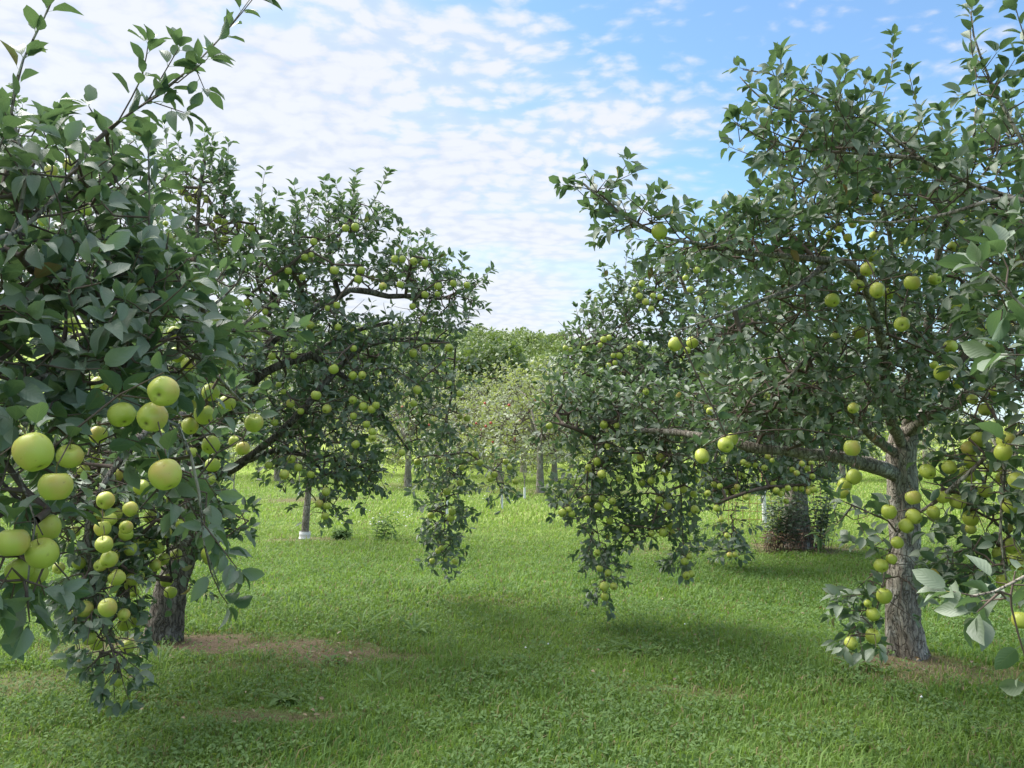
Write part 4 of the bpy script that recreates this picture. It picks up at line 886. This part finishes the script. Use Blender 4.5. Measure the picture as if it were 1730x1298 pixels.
for i in range(9000):                                       # rough bushes and tall grass along the far edge of the lawn
    y = R9.uniform(37, 48); x = R9.uniform(-1, 1) * y * .8; zz_ = R9.uniform(0, 1) ** 1.3 * (1.0 + .8 * math.sin(x * .7) + .5 * math.sin(x * 2.1))
    LV.append((np.array([x, y, max(.05, zz_)]), np.array([R9.gauss(0, .6), R9.gauss(0, .6), 1]), np.array([R9.gauss(0, 1), R9.gauss(0, 1) - .4, .5])))
obj('undergrowth', leaf_mesh('undergrowth', LV, M_OAK, .35, 2, .4), kind='stuff', label='strip of rough undergrowth along the far edge of the lawn', category='undergrowth')


# ---- low broad-leaved weeds in the grass
def lowleaf(n, y0, y1, size, dens_seed, thr, seed):
    r = np.random.default_rng(seed); y = y0 + (y1 - y0) * r.random(n); x = (r.random(n) * 2 - 1) * (y * .76 + .8); P = np.column_stack([x, y])
    dn = vnoise(P, 1.3, dens_seed) * .3 + vnoise(P, 4.5, dens_seed + 1) * .4 + vnoise(P, 11, dens_seed + 2) * .3; P = P[(dn + .14 * (r.random(n) - .5) > thr) & (r.random(n) > bare(P) * .75)]; n = len(P)
    a = r.random(n) * 6.28; z = gz(P[:, 0], P[:, 1]) + .015 + .045 * r.random(n)
    B = np.column_stack([P, z]); D = np.column_stack([np.cos(a), np.sin(a), .1 + 1.1 * r.random(n)]); N = np.column_stack([r.normal(0, .35, n), r.normal(0, .35, n) - .1, np.ones(n)])
    return np.stack([B, D, N], 1)


LV = np.concatenate([lowleaf(60000, 2.8, 7.5, .03, 31, .47, 1), lowleaf(42000, 7.5, 14, .03, 33, .46, 2)])
obj('ground_weeds', leaf_mesh('ground_weeds', LV, M_WEED, .030, 1, .5), kind='stuff', label='clover and small broad-leaved weeds among the grass', category='weeds')
LV = []
for _ in range(120):
    u_, v_ = R9.choice([(330, 1085), (500, 1095), (1560, 1120), (450, 1195), (250, 1150), (1100, 1140), (700, 1000), (1300, 1020)]); x, y = gpt(u_ + R9.gauss(0, 110), min(1290, max(930, v_ + R9.gauss(0, 22)))); a = R9.uniform(0, 6.28)
    LV.append((np.array([x, y, float(gz(x, y)) + R9.uniform(.02, .05)]), np.array([math.cos(a), math.sin(a), R9.uniform(-.2, .3)]), np.array([R9.gauss(0, .4), R9.gauss(0, .4), 1])))
M_FALL = leaf_mat('fallen leaf', (.13, .08, .04), (.26, .19, .09), (.24, .19, .11), (.3, .2, .08), .15, 2, veins=False)
obj('fallen_leaves', leaf_mesh('fallen_leaves', LV, M_FALL, .040, 0, .5), kind='stuff', label='a few dry fallen leaves on the grass and bare soil', category='leaves')
# white clover flowers far off and near
P = []
for u0, v0, du, dv, n in [(700, 815, 110, 12, 90), (600, 880, 60, 18, 30), (820, 840, 60, 14, 12), (720, 890, 50, 20, 18), (900, 1100, 800, 90, 5), (450, 830, 80, 15, 14)]:
    for _ in range(n):
        x, y = gpt(u0 + R9.uniform(-du, du), v0 + R9.uniform(-dv, dv)); P.append((x, y, float(gz(x, y)) + R9.uniform(.06, .10)))
parts = []
for p in P:
    r = .009 * (1 + (p[1] > 10) * .7); th = np.arange(6) / 6 * 6.283
    V = np.vstack([np.column_stack([np.cos(th) * r, np.sin(th) * r, np.zeros(6)]), [[0, 0, r * .9], [0, 0, -r * .8]]]) + p
    parts.append((V, np.zeros((0, 4), int), np.array([(j, (j + 1) % 6, 6) for j in range(6)] + [((j + 1) % 6, j, 7) for j in range(6)])))
V, q, tt = join(parts)
obj('clover_flowers', mesh('clover_flowers', V, [tt], [M_WHITE]), kind='stuff', label='scattered white clover flowers in the grass', category='flowers')


def weed(u, v, n, L, wr, label, cat, up=.6, name='weed_plant', stem_h=0., mat_=None, group=None, seed=0):
    x, y = gpt(u, v); b = np.array([x, y, float(gz(x, y))]); R_ = random.Random(int(u + v) + seed); LV = []; r = None
    if stem_h == 0:
        for i in range(n):
            a = i * 2.4 + R_.uniform(-.3, .3); LV.append((np.array([0, 0, .01]), np.array([math.cos(a), math.sin(a), up * R_.uniform(.3, 1.4)]), np.array([-math.cos(a) * .4, -math.sin(a) * .4, 1])))
        o = obj(name, leaf_mesh(name, LV, mat_ or M_WEED, L, 0, wr), None, tuple(b)); o['label'] = label; o['category'] = cat
        if group: o['group'] = group
        return o
    r = empty(name, b, label, cat, group); SP, SF = [], []
    for s_ in range(n):
        a = R_.uniform(0, 6.28); ln = R_.uniform(.05, .5); h = stem_h * R_.uniform(.6, 1.1); P = np.array([[R_.gauss(0, .09), R_.gauss(0, .05), 0]]) + np.outer(np.linspace(0, 1, 12), [math.cos(a) * ln * h, math.sin(a) * ln * h, h])
        SP.append(tube(P, np.linspace(.004, .0015, 12), 4))
        for j in range(2, 12):
            for sgn in (0, 3.14):
                b_ = a + j * 1.57 + sgn; LV.append((P[j], np.array([math.cos(b_), math.sin(b_), R_.uniform(-.3, .5)]), np.array([R_.gauss(0, .4), R_.gauss(0, .4), 1])))
    V, q, tt = join(SP); obj('stems', mesh('stems', V, [q, tt], [M_TWIG]), r); obj('leaves', leaf_mesh('leaves', LV, mat_ or M_WEED, L, 1, wr), r)
    return r


for i, (u, v, n, L, wr, lb) in enumerate([(700, 1062, 16, .16, .14, 'coarse dark tuft of broad grass left of the middle of the lawn'), (560, 1110, 14, .09, .35, 'low leafy weed at the right end of the brown patch'), (1090, 1092, 18, .13, .26, 'dark leafy dandelion rosette below the drooping branches'),
        (480, 1176, 20, .10, .30, 'spreading leafy weed in front of the brown patch'), (640, 1150, 14, .14, .12, 'clump of long grass blades right of the leafy weed'), (270, 1120, 18, .18, .08, 'clump of long thin grass under the hanging apples'), (1050, 1085, 12, .11, .3, 'smaller rosette beside the dark dandelion'),
        (610, 1062, 9, .26, .05, 'pale wispy grass stalks near the brown patch'), (820, 1130, 12, .10, .3, 'low rosette in the centre of the lawn'), (1440, 1120, 14, .12, .3, 'leafy weed left of the furrowed trunk'), (900, 1230, 14, .10, .3, 'leafy rosette at the front of the lawn')]):
    weed(u, v, n, L, wr, lb, 'weed', .9 if wr < .2 else .45)
weed(1318, 928, 34, .075, .5, 'tall leafy weeds and suckers on the left of the second right trunk', 'weeds', stem_h=.85, name='weed_clump', mat_=M_LEAF)
weed(1378, 927, 30, .075, .5, 'tall leafy suckers on the right of the second right trunk', 'weeds', stem_h=.9, name='weed_clump', mat_=M_LEAF, seed=3)
M_DEAD = leaf_mat('dead leaf', (.09, .05, .035), (.19, .11, .07), (.15, .09, .06), (.2, .1, .05), .15, 2, veins=False)
weed(1308, 932, 12, .06, .3, 'brown dead weeds at the foot of the weedy trunk', 'weeds', stem_h=.34, name='dead_weeds', mat_=M_DEAD)
weed(1362, 932, 8, .06, .3, 'brown dead stalks at the right foot of the weedy trunk', 'weeds', stem_h=.34, name='dead_weeds', mat_=M_DEAD)
weed(1395, 920, 2, .08, .4, 'single arching sucker standing clear to the right of the weedy trunk', 'sucker', stem_h=1.05, name='sucker_shoot', mat_=M_LEAF)
weed(652, 915, 7, .10, .35, 'upright dark weed on the sunlit lawn right of the young wrapped tree', 'weed', stem_h=.42, name='tall_weed')
weed(580, 912, 12, .09, .4, 'low weeds trailing from the foot of the young wrapped tree', 'weed', stem_h=.16, name='low_weed')

# ---- post and wire beside the second right tree
pb = base(1287, 13.6); r = empty('wire_fence', pb, 'short run of rusty wire mesh fence behind the second right tree', 'fence')
ws = []; x0, x1 = -.75, 1.0
for i in range(15):
    x = x0 + (x1 - x0) * i / 14; ws.append(tube(np.array([[x, 0, 0], [x + .01, 0, .35], [x, 0, .72]]), [.0035] * 3, 4))
for z in (.12, .26, .40, .54, .72):
    ws.append(tube(np.array([[x0, 0, z], [0, .01, z - .015], [x1, 0, z + .01]]), [.0038] * 3, 4))
V, q, tt = join(ws); obj('wire_mesh', mesh('wire_mesh', V, [q, tt], [M_RUST]), r)
V, q, tt = tube(np.array([[0, -.03, -.05], [-.01, -.03, .5], [-.03, -.03, .98]]), [.018, .018, .018], 6); obj('post', mesh('post', V, [q, tt], [M_RUST]), r)
z = np.linspace(.06, .66, 40); P = np.column_stack([-.012 * z, np.full(40, -.03), z]); V, q, tt = tube(P, .036 + .004 * (np.arange(40) % 5 == 0), 12, cap=False)
obj('post_guard', mesh('post_guard', V, [q], [M_WHITE]), r)
